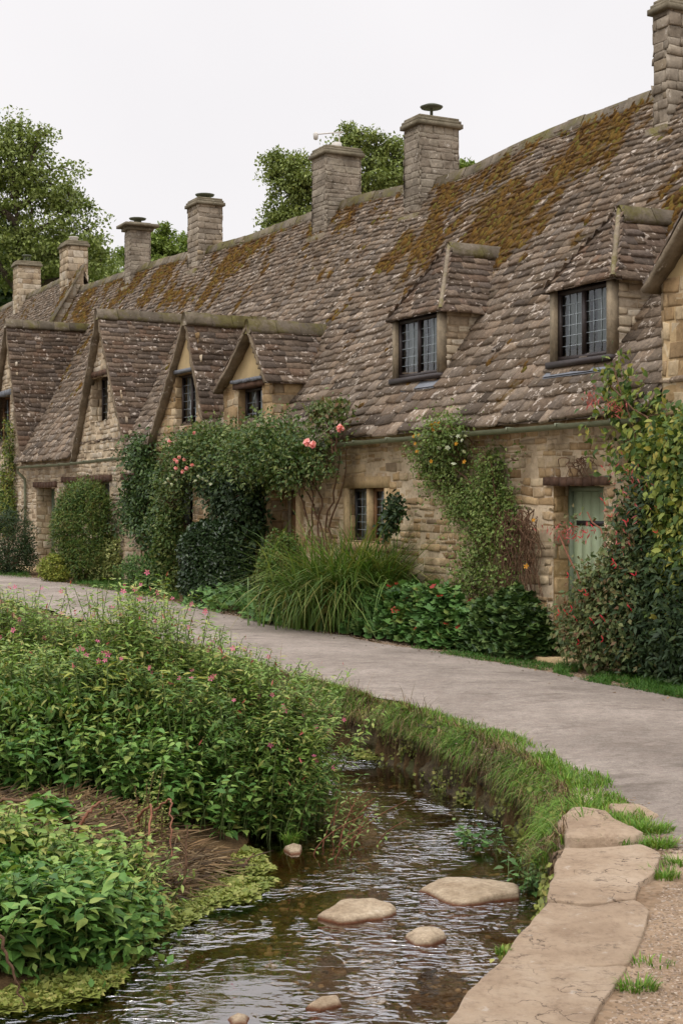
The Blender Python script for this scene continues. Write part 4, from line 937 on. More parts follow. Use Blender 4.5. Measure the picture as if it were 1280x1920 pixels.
# ---- middle cottage behind the roses
B = cottage('middle cottage behind pink climbing roses, with two narrow pointed gables and two chimneys', 9.5)
g2 = (PW(348, 600, -.12)[0], PW(348, 592, -.12)[1], *PW(276, 838, -.12), 9.98, 2.75)
g2win = uw(331, 369, 700, 800)
dB = uw(508, 560, 913, 1150); dB = (dB[0], dB[1], 0.0, dB[3])
wB = uw(432, 492, 915, 1010); wB2 = uw(318, 362, 905, 985)
wallB = wall_part(B, 6.4, 13.6, [dB, wB, wB2, g2win], M['wall'], [g2])
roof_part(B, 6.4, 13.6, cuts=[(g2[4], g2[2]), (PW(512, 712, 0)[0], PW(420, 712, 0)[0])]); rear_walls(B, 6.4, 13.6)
lintel(B, dB[0] - .1, dB[1] + .12, dB[3], dB[3] + .1, mat='jamb')
plank_door(B, dB[0], dB[1], .05, dB[3], .28, 'brownframe', 'jamb'); block(B, 'door_step', 'ashlar', (dB[0] - .1, dB[1] + .1, -.4, .26, -.1, .05))
block(B, 'door_surround', 'ashlar', (dB[0] - .16, dB[0], -.05, .2, 0, dB[3]), (dB[1], dB[1] + .18, -.051, .2, 0, dB[3])); window(B, *wB, .18, 2, 3, 5, 'frame'); window(B, *wB2, .18, 2, 3, 5, 'frame'); window(B, *g2win, .10, 2, 2, 6, 'frame')
gable_roof(B, *g2)
# plaster triangle and lead strip over the narrow window
ua, ha, ul, hl, ur, hr = g2
p = MB(); wt = g2win[3] + .07; fz = lambda w: (ua - (ua - ur) * (ha - w) / (ha - hr) + .04, ua + (ul - ua) * (ha - w) / (ha - hl) - .04)
r_, l_ = fz(wt + .12); p.V.append(np.array([W(r_, -.035, wt), W(l_, -.035, wt), W(ua, -.035, ha - .15)])); p.F.append(np.array([[0, 1, 2]])); p.n = 3
p.build('gable_panel', M['plaster'], B); block(B, 'flashing', 'lead', (r_ - .02, l_ + .02, -.09, .0, wt - .06, wt))
u0, w_e = PW(512, 712, 0); u1 = PW(420, 712, 0)[0]; ua, ha = PW(466, 606, -.14)
g1w = uw(447, 492, 712, 800)
walled_gable(B, ua, ha, u0, u1, w_e, 2.3, (g1w[0], g1w[1], g1w[2], w_e), lights=2, rows=3, cols=2)
gutter(B, PW(628, 830, -.25)[0] + .3, 10.0, down=PW(397, 900, -.1)[0])
chimney(B, 757, 786, 860, 218, mat='rchim', rel=(-.002, .003), cowl='mushroom'); chimney(B, 585, 611, 677, 275, mat='rchim', rel=(-.002, .003), cowl='antenna')
# ---- cottage with the broad gable
Cc = cottage('cottage with a broad tall gable, small deep window and big round shrub by its door', 17.5)
g3 = (PW(183, 595, -.12)[0], PW(183, 584, -.12)[1], *PW(133, 868, -.12), *PW(237, 848, -.12))
g3win = uw(172, 203, 705, 790)
holes = [uw(69, 104, 914, 1068), uw(122, 154, 905, 1060), uw(166, 206, 903, 1000), uw(236, 262, 900, 990)]
holes[0] = (holes[0][0], holes[0][1], 0.0, holes[0][3]); holes[1] = (holes[1][0], holes[1][1], 0.85, holes[1][3])
print('holes', holes, 'g3', g3, 'g2', g2)
wall_part(Cc, 13.6, 22.3, holes + [g3win], M['farwall'], [g3], reveal=.4)
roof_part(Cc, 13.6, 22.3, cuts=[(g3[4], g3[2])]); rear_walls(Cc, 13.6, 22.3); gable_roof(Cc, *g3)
for i, h in enumerate(holes): lintel(Cc, h[0] - .16, h[1] + .16, h[3], h[3] + .13)
lintel(Cc, g3win[0] - .08, g3win[1] + .1, g3win[3], g3win[3] + .1)
plank_door(Cc, holes[0][0], holes[0][1], .02, holes[0][3], .36, 'green', 'greenf')
for h in holes[1:]: window(Cc, *h, .3, 2, 2, 5, 'greenf')
window(Cc, *g3win, .22, 1, 2, 5, 'frame')
block(Cc, 'door_step', 'ashlar', (holes[0][0] - .3, holes[0][1] + .3, -1.0, .3, -.1, .04))
gutter(Cc, PW(252, 850, -.25)[0], PW(36, 870, -.25)[0], drop=.10, down=PW(47, 900, -.08)[0])
chimney(Cc, 352, 372, 417, 372, 'chim', rowh=(.08, .15), rel=(0, .02), cowl='hat')
# ---- cottage at the left edge with mullioned window
D = cottage('cottage at the left edge of the photo, its gable cut by the frame', 24)
g4 = (PW(12, 610, -.12)[0], PW(12, 602, -.12)[1], 25.6, 2.6, *PW(40, 866, -.12))
g4win = uw(-16, 20, 745, 845)
wall_part(D, 22.3, 26.5, [g4win], M['farwall'], [g4]); roof_part(D, 22.3, 26.5, cuts=[(g4[4], g4[2])]); rear_walls(D, 22.3, 26.5); gable_roof(D, *g4)
window(D, *g4win, .15, 3, 2, 4, 'brownframe'); lintel(D, g4win[0] - .1, g4win[1] + .1, g4win[3], g4win[3] + .14, mat='lead')
chimney(D, 234, 244, 283, 418, 'rchim', 'wide', 'hat', rel=(-.002, .003))
# ---- farthest house, its roof set higher
E = cottage('farthest cottage, its raised roof carrying two pale chimneys among the trees', 31)
wall_part(E, 26.5, 40, [], M['farwall']); roof_part(E, 26.5, 40, off=.5)
mb = MB(); fe = lambda x, y, o: W(26.5 - np.asarray(o), x, y)
stones(mb, fe, 5.4, 9, ins=lambda v, w: (roof_w(26.5, v) - .1 < w < roof_w(26.5, v) + .48) if v < 2.8 else (2 < w < roof_w(26.5, 5.6 - v) + .48), y0=2.2, rowh=(.1, .2), rel=(0, .02))
for v in np.linspace(-.15, 2.7, 20): mb.quad(W(26.5, v, roof_w(26.5, v) - .5), W(26.5, v + .15, roof_w(26.5, v + .15) - .5), W(26.5, v + .15, roof_w(26.5, v + .15) + .48), W(26.5, v, roof_w(26.5, v) + .48))
mb.build('gable_end', M['farwall'], E)
cp = MB(); vs = np.linspace(-.2, 2.85, 10)
for a_, b_ in zip(vs[:-1], vs[1:]):
    V = [W(uu, vv, roof_w(26.5, vv) + .5 + dz) for vv in (a_ + .004, b_ - .004) for uu, dz in ((26.36, 0), (26.75, 0), (26.75, .09), (26.36, .09))]
    cp.add(V, [[0, 1, 5, 4], [1, 2, 6, 5], [2, 3, 7, 6], [3, 0, 4, 7], [0, 1, 2, 3], [4, 5, 6, 7]])
cp.build('coping', M['ridge'], E)
chimney(E, 113, 128, 165, 452, 'farwall', rowh=(.14, .24), rel=(0, .03), cowl='pot'); chimney(E, 25, 34, 77, 490, 'farwall', rowh=(.12, .22), cowl='cage')
rear_walls(E, 26.5, 40)
# ---------------------------------------------------------------- foliage builders
def tmpl(V, Fc): return np.array(V, float), [np.array(f) for f in Fc]
T4 = tmpl([(0, 0, 0), (.30, .45, .07), (0, 1, -.12), (-.30, .45, .07)], [[[0, 1, 2]], [[0, 2, 3]]])
TL8 = tmpl([(0, 0, 0), (.24, .28, .05), (.27, .6, .02), (0, 1, -.22), (-.27, .6, .02), (-.24, .28, .05), (0, .3, -.02), (0, .65, -.06)],
           [[[0, 1, 6], [0, 6, 5], [2, 3, 7], [7, 3, 4]], [[1, 2, 7, 6], [6, 7, 4, 5]]])
TLAN = tmpl([(0, 0, 0), (.11, .35, .03), (.08, .7, -.02), (0, 1, -.15), (-.08, .7, -.02), (-.11, .35, .03)], [[[0, 1, 5], [2, 3, 4]], [[1, 2, 4, 5]]])
TNET = tmpl([(0, 0, 0), (.30, .15, .04), (.36, .42, .02), (.16, .75, -.06), (0, 1.05, -.22), (-.16, .75, -.06), (-.36, .42, .02), (-.30, .15, .04), (0, .4, -.05), (0, .75, -.12)],
            [[[0, 1, 8], [0, 8, 7], [3, 4, 9], [9, 4, 5]], [[1, 2, 3, 8], [8, 5, 6, 7]], [[8, 3, 9], [8, 9, 5]]])
def _lobed(k, dep, ph=0):
    V = [(0, .35, -.06)]
    for i in range(2 * k + 1):
        a = math.radians(-155 + 310 * i / (2 * k)); r = .58 if i % 2 else .58 * dep
        if i in (0, 2 * k): r = .35
        V.append((math.sin(a) * r, .38 + math.cos(a) * r, .04 * (1 if i % 2 else -.6)))
    return tmpl(V, [[[0, i, i + 1] for i in range(1, 2 * k + 1)]])
TLOB = _lobed(5, .74); TIVY = _lobed(3, .55)
TFLO = tmpl([(0, 0, -.1)] + [(math.cos(a) * r, math.sin(a) * r, z) for i in range(5) for a, r, z in ((i * 1.2566 - .35, .4, .08), (i * 1.2566, .55, .12), (i * 1.2566 + .35, .4, .08))], [[[0, 3 * i + 1, 3 * i + 2] for i in range(5)], [[0, 3 * i + 2, 3 * i + 3] for i in range(5)]])
def nz(v): return v / (np.linalg.norm(v, axis=-1, keepdims=True) + 1e-9)
def leaves(mb, T, P, Yd, Nd, s, wf=1.0):
    P = np.asarray(P, float); n = len(P)
    if n == 0: return
    Yd = nz(np.broadcast_to(Yd, (n, 3))); X = nz(np.cross(Yd, np.broadcast_to(Nd, (n, 3)))); Zd = np.cross(X, Yd)
    s = np.broadcast_to(s, (n,))[:, None, None]; V0 = T[0]; wf = np.broadcast_to(wf, (n,))[:, None, None]
    V = P[:, None] + s * (wf * V0[None, :, 0:1] * X[:, None] + V0[None, :, 1:2] * Yd[:, None] + V0[None, :, 2:3] * Zd[:, None])
    b = np.arange(n)[:, None, None] * len(V0)
    mb.V.append(V.reshape(-1, 3))
    for f in T[1]: mb.F.append((mb.n + b + f[None]).reshape(-1, f.shape[1]))
    mb.n += n * len(V0)
def rdir(n, rnd=R, up=0.0):
    d = rnd.normal(size=(n, 3)); d[:, 2] += up; return nz(d)
def blades(mb, P, H, wd, lean, curl, az, seg=4, rnd=R):
    """curved grass blades; lean = sideways reach / height"""
    n = len(P); t = np.linspace(0, 1, seg + 1); d = np.stack([np.cos(az), np.sin(az), np.zeros(n)], -1); sd = np.stack([-np.sin(az), np.cos(az), np.zeros(n)], -1)
    tw = rnd.uniform(-.8, .8, n)[:, None]; sd = sd * np.cos(tw) + d * np.sin(tw)
    V = []
    for k, x in enumerate(t):
        c = P + d * (H * lean * x ** 1.7)[:, None]; c[:, 2] += H * (x - curl * x ** 2.6)
        w = wd * (1 - x ** 2.0 * .97) * (.6 + .4 * min(1, x * 4)); V += [c - sd * w[:, None] / 2, c + sd * w[:, None] / 2]
    V = np.stack(V, 1); m = 2 * (seg + 1); b = np.arange(n)[:, None, None] * m
    f = np.array([[2 * k, 2 * k + 1, 2 * k + 3, 2 * k + 2] for k in range(seg)]); mb.V.append(V.reshape(-1, 3)); mb.F.append((mb.n + b + f[None]).reshape(-1, 4)); mb.n += n * m
def in_front(P, lim=-0.03, hmax=None):
    return (wall_v(P) < lim)
def gz3(P): return gz(P[..., :2])
def plant(name, label, cat, base, group=None): return thing(name, label, cat, base, group)
def ellipsoid_leaves(rnd, ells, n, thick=0.35, rough=0.35, nsc=2.2, seed=0.0):
    """points and outward normals on noisy ellipsoids [(c, r)]"""
    Ps, Ns = [], []; ar = np.array([(r[0] * r[1] + r[0] * r[2] + r[1] * r[2]) for c, r in ells]); ns = (n * ar / ar.sum()).astype(int)
    for (c, r), k in zip(ells, ns):
        c = np.asarray(c, float); r = np.asarray(r, float); d = rdir(k, rnd, 0.15)
        q_ = fbm(d * nsc + c * 1.7 + seed, 4, .6) - .5; q2 = fbm((d * r + c) * 5.5 + seed, 3, .6) - .5
        rad = (1 + rough * q_ * 2 + rough * .9 * q2) * (1 - thick * rnd.rand(k) ** 1.6)
        P = c + d * r * rad[:, None]; N = nz(d / r)
        # drop points buried well inside another ellipsoid
        keep = np.ones(k, bool)
        for (c2, r2) in ells:
            if c2 is c: continue
            e = np.linalg.norm((P - np.asarray(c2)) / np.asarray(r2), axis=1); keep &= (e > .55) | (np.allclose(c2, c))
        Ps.append(P[keep]); Ns.append(N[keep])
    return np.concatenate(Ps), np.concatenate(Ns)
def shrub(name, label, cat, px0, px1, py0, py1, mat, n, ls, T=T4, dep=.8, rough=.3, seed=1, droop=0.1, off=0.0, ells=None, group=None, stem='vine', wf=1.0, wallside=True, thick=.4, dy=0.0):
    rnd = np.random.RandomState(seed); g = PG((px0 + px1) / 2, py1, 0.0); Y = g[1] + dy; k = Y / F; rx = (px1 - px0) / 2 * k; h = (py1 - py0) * k; ry = rx * dep
    c = np.array([g[0] * Y / g[1], Y + ry * .6, 0])
    if ells is None: ells = [(c + [0, 0, h * .5], (rx, ry, h * .54)), (c + [rx * .2, -ry * .1, h * .30], (rx * .85, ry * .9, h * .34))]
    else: ells = [(c + np.array([a * rx, b * ry, d * h]), (e * rx, f * ry, g_ * h)) for a, b, d, e, f, g_ in ells]
    P, N = ellipsoid_leaves(rnd, ells, n, thick, rough, seed=seed)
    k = in_front(P, -.05) & (P[:, 2] > 0.0); P, N = P[k], N[k]
    root = plant(name, label, cat, (c[0], c[1], 0), group); mb = MB(); m = len(P)
    Yd = nz(N * .6 + rdir(m, rnd) * .8 + [0, 0, -droop]); Nd = nz(N + rdir(m, rnd) * .6 + [0, 0, .4])
    leaves(mb, T, P, Yd, Nd, ls * rnd.uniform(.65, 1.3, m), wf); mb.build('foliage', M[mat], root)
    st = MB()
    for i in range(7):
        a = rnd.uniform(0, 6.28); e = c + np.array([math.cos(a) * rx * .5, math.sin(a) * ry * .4, h * rnd.uniform(.5, .75)]); b = c + np.array([math.cos(a) * .06, math.sin(a) * .06, -.03]); md = (b + e) / 2 + rnd.normal(size=3) * .05
        st.tube([b, md, e], [.022, .015, .006], 6)
    st.build('stems', M[stem], root, smooth=True); return root, ells, rnd
def add_flowers(root, T, mat, P, size, N, rnd, name='flower', layers=1):
    """each bloom a part of its own, sharing one of three meshes"""
    ms = []
    for i, (p, nn) in enumerate(zip(P, N)):
        if i < 3:
            mb = MB(); b = WORLD[root.name]
            for l in range(layers):
                leaves(mb, T, np.array([b]), rdir(1, rnd) * [1, 1, .2], np.array([[0, 0, 1.0]]) + rnd.normal(size=(1, 3)) * .1, size * (1 - .22 * l))
                mb.V[-1] = mb.V[-1] + [0, 0, size * .10 * l]
            o = mb.build(name, M[mat], root); ms.append(o.data)
        else:
            o = bpy.data.objects.new(name, ms[i % 3]); COL.objects.link(o); o.parent = root
        o.location = tuple(np.asarray(p) - WORLD[root.name]); o.rotation_euler = Vector(tuple(nn)).to_track_quat('Z', 'Y').to_euler(); s = rnd.uniform(.8, 1.2); o.scale = (s, s, s)
def bloom_ball(root, mat, P, r, rnd, name='bloom', n=26):
    for p in P:
        mb = MB(); d = rdir(n, rnd, .3); rr = r * rnd.uniform(.3, .8, n)
        leaves(mb, TL8, np.asarray(p) + d * rr[:, None] * .5, nz(np.cross(d, rdir(n, rnd))), d, r * rnd.uniform(.8, 1.2, n), 1.6)
        mb.build(name, M[mat], root)
def climber(name, label, cat, blobs, mat, n, ls, T=T4, depth=.28, seed=1, base_px=None, stems=(), group=None, droop=.5, wf=1.0, hug=0.05, stem_mat='vine', ztop=None, clump=.10):
    """leaves gathered in clumps against the facade; blobs = (px, py, rx_px, ry_px, weight) on the wall plane"""
    rnd = np.random.RandomState(seed); bl = []
    for b in blobs:
        px, py, rx, ry, w_ = b[:5]; v = b[5] if len(b) > 5 else -depth * .5
        u, w = PW(px, py, v); u2, _ = PW(px + rx, py, v); _, w2 = PW(px, py - ry, v); bl.append((u, w, abs(u2 - u), abs(w2 - w), v, w_))
    bl = np.array(bl); wt = bl[:, 2] * bl[:, 3] * bl[:, 5]; wt /= wt.sum(); ncl = max(12, n // 22); ci = rnd.choice(len(bl), ncl, p=wt); rr = np.sqrt(rnd.rand(ncl)); a = rnd.uniform(0, 6.283, ncl)
    cu = bl[ci, 0] + bl[ci, 2] * rr * np.cos(a); cw = bl[ci, 1] + bl[ci, 3] * rr * np.sin(a); cv = bl[ci, 4] + rnd.uniform(-1, 1, ncl) * depth * .5
    k = rnd.randint(0, ncl, n); o = rnd.normal(size=(n, 3)) * clump * [1, .6, 1]
    P = W(cu[k] + o[:, 0], np.minimum(cv[k] + o[:, 1], -hug), cw[k] + o[:, 2]); P = P[P[:, 2] > .02]; n = len(P)
    b0 = PG(*base_px, 0) if base_px else W(bl[:, 0].mean(), -.2, 0); root = plant(name, label, cat, (b0[0], b0[1], 0), group)
    nv = W(0, -1, 0) - W(0, 0, 0); Nd = nz(nv + rdir(n, rnd) * .7 + [0, 0, .5]); Yd = nz(rdir(n, rnd) + [0, 0, -droop] + nv * .3)
    mb = MB(); leaves(mb, T, P, Yd, Nd, ls * rnd.uniform(.6, 1.35, n), wf); mb.build('foliage', M[mat], root)
    st = MB()
    # thin twigs joining each clump to the nearest blob centre
    for i in range(0, ncl, 2):
        b = bl[ci[i]]; e = W(cu[i], min(cv[i], -hug), cw[i]); s_ = W(b[0] + rnd.uniform(-.1, .1), min(b[4], -.04), max(b[1] - b[3] * .5, .1)); m_ = (s_ + e) / 2 + rnd.normal(size=3) * .04; st.tube([s_, m_, e], [.007, .005, .003], 4, False)
    if st.V: st.build('twigs', M[stem_mat], root)
    sm = MB()
    for pl in stems:
        Q = []
        for px, py, *vv in pl:
            v = vv[0] if vv else -.15; u, w = PW(px, py, v); Q.append(W(u, v, max(w, 0)))
        Q = resample(np.array(Q), 14); Q[1:-1] += rnd.normal(size=(12, 3)) * .012; sm.tube(Q, np.linspace(.018, .007, 14), 6)
    if stems: sm.build('stems', M[stem_mat], root, smooth=True)
    return root, (cu, cv, cw), rnd
# ---------------------------------------------------------------- trees
def tree(name, label, base, hgt, lobes, n, ls, mat, seed, trunk_r=.35, group=None, clr=.55, T=T4):
    rnd = np.random.RandomState(seed); base = np.asarray(base, float); root = plant(name, label, 'tree', base, group)
    tk = MB(); top = base + [rnd.uniform(-.4, .4), 0, hgt * .86]; Q = resample(np.array([base - [0, 0, .4], base + [0.15, 0, hgt * .25], base + [-.1, .1, hgt * .55], top]), 20); Q[:, :2] += (np.c_[fbm(np.c_[Q[:, 2] * .5, Q[:, :2] * 0 + seed], 2), fbm(np.c_[Q[:, 2] * .5 + 9, Q[:, :2] * 0 + seed], 2)] - .5) * .8
    tk.tube(Q, np.linspace(trunk_r, .05, 20), 10); tk.build('trunk', M['bark'], root, smooth=True)
    lb = MB(); cl = []; ends = []
    vol = np.array([r[0] * r[2] for c, r in lobes]); vol = vol / vol.sum()
    ncl = max(40, n // 110); ci = rnd.choice(len(lobes), ncl, p=vol)
    for i in ci:
        c, r = lobes[i]; d = rdir(1, rnd, .1)[0]; t = rnd.rand() ** .30; p = np.asarray(c) + d * np.asarray(r) * t * (.78 + .45 * (vnoise(d * 2.3 + i))); cl.append(p)
    cl = np.array(cl)
    for c, r in lobes:
        c = np.asarray(c, float); z = np.clip(c[2] - r[2] * 1.0, Q[2, 2], Q[-2, 2]); s = np.array([np.interp(z, Q[:, 2], Q[:, 0]), np.interp(z, Q[:, 2], Q[:, 1]), z]); m = (s + c) / 2 + [0, 0, -.1 * r[2]]; B_ = resample(np.array([s, m, c, c + [0, 0, r[2] * .6]]), 10); lb.tube(B_, np.linspace(trunk_r * .42, .04, 10), 7); ends.append(B_)
    E_ = np.concatenate(ends)
    for p in cl[::2]:
        k = np.argmin(np.linalg.norm(E_ - p, axis=1)); s = E_[k]; lb.tube([s, (s + p) / 2 + [0, 0, .12], p], [.05, .03, .012], 5, False)
    lb.build('limbs', M['bark'], root, smooth=True)
    k = rnd.randint(0, len(cl), n); rc = clr * rnd.uniform(.5, 1.2, len(cl)); d = rdir(n, rnd); P = cl[k] + d * (rc[k] * rnd.rand(n) ** .45)[:, None] * [1.15, 1.15, .7]
    mb = MB(); leaves(mb, T, P, nz(rdir(n, rnd) + [0, 0, -.2]), nz(rdir(n, rnd) * .8 + [0, 0, .8]), ls * rnd.uniform(.6, 1.3, n)); mb.build('crown', M[mat], root); return root
def lob(px, py, Y, rx, rz, ry=None):
    c = PX(px, py, Y); return (c, (rx / F * Y, (ry or rx) / F * Y * .9, rz / F * Y))
def base_at(px, Y): return ((px - 640) / F * Y, Y, max(0, (0.888 * ((px - 640) / F * Y - X0) + .459 * (Y - Y0) - 12) * .12))
Yt = 58.0
tree('broadleaf_tree', 'tallest tree at the left edge, an open leafy crown rising far above the chimneys', base_at(45, Yt), 17, [lob(40, 300, Yt, 62, 72), lob(-40, 330, Yt, 80, 90), lob(95, 345, Yt, 62, 45), lob(130, 400, Yt, 55, 45), lob(60, 420, Yt, 75, 60), lob(-20, 460, Yt, 90, 80), lob(170, 455, Yt, 38, 35), lob(15, 255, Yt, 45, 35), lob(70, 265, Yt, 35, 30), lob(100, 500, Yt, 80, 60), lob(190, 500, Yt, 35, 40)], 27000, .165, 'oak', 11, .42, clr=.62)
tree('broadleaf_tree', 'dark dense tree low at the left edge behind the farthest chimney', base_at(-20, 64), 12, [lob(-20, 470, 64, 60, 80), lob(10, 540, 64, 50, 60), lob(-60, 540, 64, 70, 90)], 14000, .32, 'yew', 12, .4, clr=.8)
tree('broadleaf_tree', 'dark tree behind the two far left chimneys, lower than its neighbour', base_at(140, 66), 11, [lob(120, 500, 66, 70, 55), lob(190, 530, 66, 50, 50), lob(60, 560, 66, 60, 50)], 14000, .32, 'oak', 13, .4, clr=.8)
Ys = 74.0
tree('broadleaf_tree', 'small pale tree between the square capped chimney and its round capped neighbour', base_at(315, Ys), 14, [lob(315, 455, Ys, 38, 32), lob(285, 475, Ys, 28, 26), lob(345, 480, Ys, 36, 30), lob(235, 495, Ys, 30, 30), lob(315, 510, Ys, 60, 30), lob(440, 478, Ys, 22, 10)], 12000, .19, 'ash', 14, .3, clr=.5)
Ym = 46.0
tree('broadleaf_tree', 'large bushy tree behind the roof between the two tallest middle chimneys', base_at(640, Ym), 13.2, [lob(545, 330, Ym, 42, 44), lob(590, 350, Ym, 55, 50), lob(530, 400, Ym, 30, 34), lob(560, 425, Ym, 60, 38), lob(665, 275, Ym, 32, 36), lob(705, 290, Ym, 36, 42), lob(745, 300, Ym, 34, 40), lob(690, 345, Ym, 60, 40), lob(760, 340, Ym, 50, 40), lob(620, 305, Ym, 30, 30), lob(650, 248, Ym, 14, 12), lob(515, 300, Ym, 14, 16), lob(500, 425, Ym, 18, 20)], 32000, .12, 'oak', 15, .38, clr=.42)
tree('broadleaf_tree', 'small tree tip just showing right of the mushroom capped chimney', base_at(875, Ym + 4), 11, [lob(872, 322, Ym + 4, 14, 14), lob(860, 345, Ym + 4, 22, 18), lob(890, 335, Ym + 4, 9, 12)], 2500, .2, 'ash', 16, .2, clr=.35)
# ---------------------------------------------------------------- planting along the wall
shrub('dark_shrub', 'dark dense shrub at the left edge under the ivy column', 'shrub', -40, 66, 962, 1078, 'yew', 9000, .07, TLAN, seed=31, dep=.5)
shrub('conifer_shrub', 'big rounded conifer bush beside the far green door', 'shrub', 88, 218, 902, 1092, 'conifer', 26000, .075, TLAN, seed=32, dep=.55, rough=.42, ells=[(0, 0, .5, .92, 1, .50), (.15, 0, .25, .9, 1, .28), (.25, .1, .72, .55, .8, .26), (-.35, -.2, .6, .55, .8, .28)])
shrub('golden_shrub', 'low yellow green shrub at the foot of the big conifer bush', 'shrub', 70, 130, 1040, 1090, 'lime', 3500, .05, T4, seed=33, dep=.6, dy=-.4)
shrub('variegated_shrub', 'pale variegated shrub right of the big conifer bush', 'shrub', 152, 270, 1008, 1092, 'varieg', 7000, .06, T4, seed=34, dep=.5, rough=.5)
climber('wall_ivy', 'narrow ivy column climbing the wall at the left edge', 'climbing plant', [(14, 900, 12, 70, 1), (8, 960, 22, 40, 1), (18, 830, 5, 40, .6)], 'climb', 4500, .07, T4, .25, 35, clump=.09)
climber('green_climber', 'leafy green climber on the pier between the broad and the narrow gable', 'climbing plant', [(262, 850, 22, 22, 1), (272, 895, 24, 30, 1), (258, 950, 24, 36, .8), (282, 990, 24, 40, .8), (245, 975, 14, 26, .5), (312, 1000, 20, 34, .5)], 'ivy', 8000, .08, T4, .4, 36, stems=[[(285, 1090), (280, 980), (270, 860)], [(270, 1090), (262, 960), (255, 870)]], clump=.12)
shrub('perennial_clump', 'leafy perennials with one red flower by the road, right of the variegated shrub', 'plant', 225, 335, 1045, 1108, 'heuch', 6000, .075, TLAN, seed=37, dep=.5, rough=.5)
r_, e_, rn = shrub('rosebush', 'upright leafy bush in front of the wall, left of the round dark shrub', 'shrub', 285, 350, 960, 1112, 'rose', 4500, .07, T4, seed=38, dep=.5, rough=.5)
bx, be, rn = shrub('box_shrub', 'large round dark glossy shrub left of the tall grasses', 'shrub', 330, 500, 978, 1136, 'box', 32000, .06, T4, seed=39, dep=.62, rough=.24, ells=[(0, 0, .52, .96, 1, .48), (0, -.1, .25, .98, 1, .28), (-.3, 0, .68, .6, .8, .32), (.35, 0, .66, .6, .8, .33)], thick=.2)
climber('dark_climber', 'dark climber filling the wall under the rose canopy, left of the brown door', 'climbing plant', [(440, 930, 40, 50, 1), (462, 975, 22, 45, 1), (425, 900, 50, 40, .8)], 'yew', 8000, .085, T4, .4, 40, stems=[[(440, 1080), (448, 1000), (440, 900)], [(470, 1080), (470, 980), (480, 900)], [(430, 1080), (405, 960), (420, 900)]], clump=.12)
shrub('conifer_shrub', 'small rounded conifer bush left of the long grasses', 'shrub', 476, 575, 1008, 1172, 'conifer', 15000, .05, T4, seed=41, dep=.6, rough=.45, wf=.8)
# roses
rz = climber('climbing_rose', 'large rose canopy with pink blooms spilling over the gutter between gable and grasses', 'climbing rose', [(352, 850, 30, 26, 1), (385, 835, 38, 26, 1), (430, 845, 46, 34, 1), (475, 852, 46, 36, 1.1, -.45), (515, 835, 40, 40, 1.1, -.45), (555, 860, 34, 36, .9, -.45), (500, 890, 46, 24, .7), (420, 890, 50, 26, .6), (592, 820, 26, 20, .3, -.4), (628, 800, 14, 26, .35, -.4), (525, 795, 24, 18, .5, -.4), (612, 862, 24, 26, .3, -.35), (340, 885, 22, 30, .5), (322, 930, 20, 44, .5), (375, 910, 12, 20, .2), (565, 890, 30, 18, .25, -.3), (316, 985, 18, 34, .4)], 'rose', 24000, .065, T4, .45, 42,
             stems=[[(608, 1040), (602, 990), (585, 940), (560, 890), (530, 850)], [(612, 1040), (610, 980), (632, 900), (640, 830), (632, 780)], [(606, 1040), (596, 980), (606, 940), (570, 880), (560, 840)], [(600, 1040), (585, 1000), (570, 950), (555, 900), (540, 860)], [(590, 1040), (580, 1000), (590, 930), (560, 870)], [(618, 1040), (616, 990), (630, 950), (648, 890), (650, 840)], [(400, 1080), (395, 960), (400, 880)]], clump=.13, droop=.3)
def on_wall(px, py, v): u, w = PW(px, py, v); return W(u, v, w)
rn = np.random.RandomState(5)
bloom_ball(rz[0], 'rosebloom', [on_wall(*a) for a in ((638, 803, -.62), (575, 830, -.8), (586, 834, -.8))], .058, rn)
bloom_ball(rz[0], 'rosebloom', [on_wall(*a) for a in ((328, 862, -.6), (336, 858, -.6), (330, 878, -.6), (345, 862, -.6), (350, 878, -.6), (332, 866, -.62), (342, 884, -.6), (318, 828, -.5), (364, 812, -.5), (360, 872, -.6))], .036, rn)
bloom_ball(rz[0], 'white', [on_wall(px, py, -.55) for px, py in ((315, 898), (324, 892), (330, 900), (322, 908), (372, 893), (380, 898), (388, 902), (366, 902), (395, 908), (310, 905))], .028, rn)
climber('rambling_rose', 'sparse red tinged rose shoots reaching up over the tiles right of the canopy', 'climbing rose', [(612, 770, 16, 10, 1, -.4), (634, 765, 12, 12, 1, -.4), (600, 780, 10, 10, .5, -.4)], 'fuch', 900, .07, T4, .3, 43, stem_mat='vine', stems=[[(630, 850, -.4), (634, 800, -.4), (630, 750, -.4)], [(625, 850, -.4), (612, 790, -.4), (606, 762, -.4)]], clump=.08)
# little round plant by the window
climber('trained_shrub', 'small dark leafy ball growing against the window mullion', 'climbing plant', [(742, 952, 13, 14, 1, -.3), (736, 985, 7, 24, .5, -.3)], 'yew', 650, .07, T4, .22, 44, clump=.06, stems=[[(730, 1080), (722, 1010), (733, 960)]])
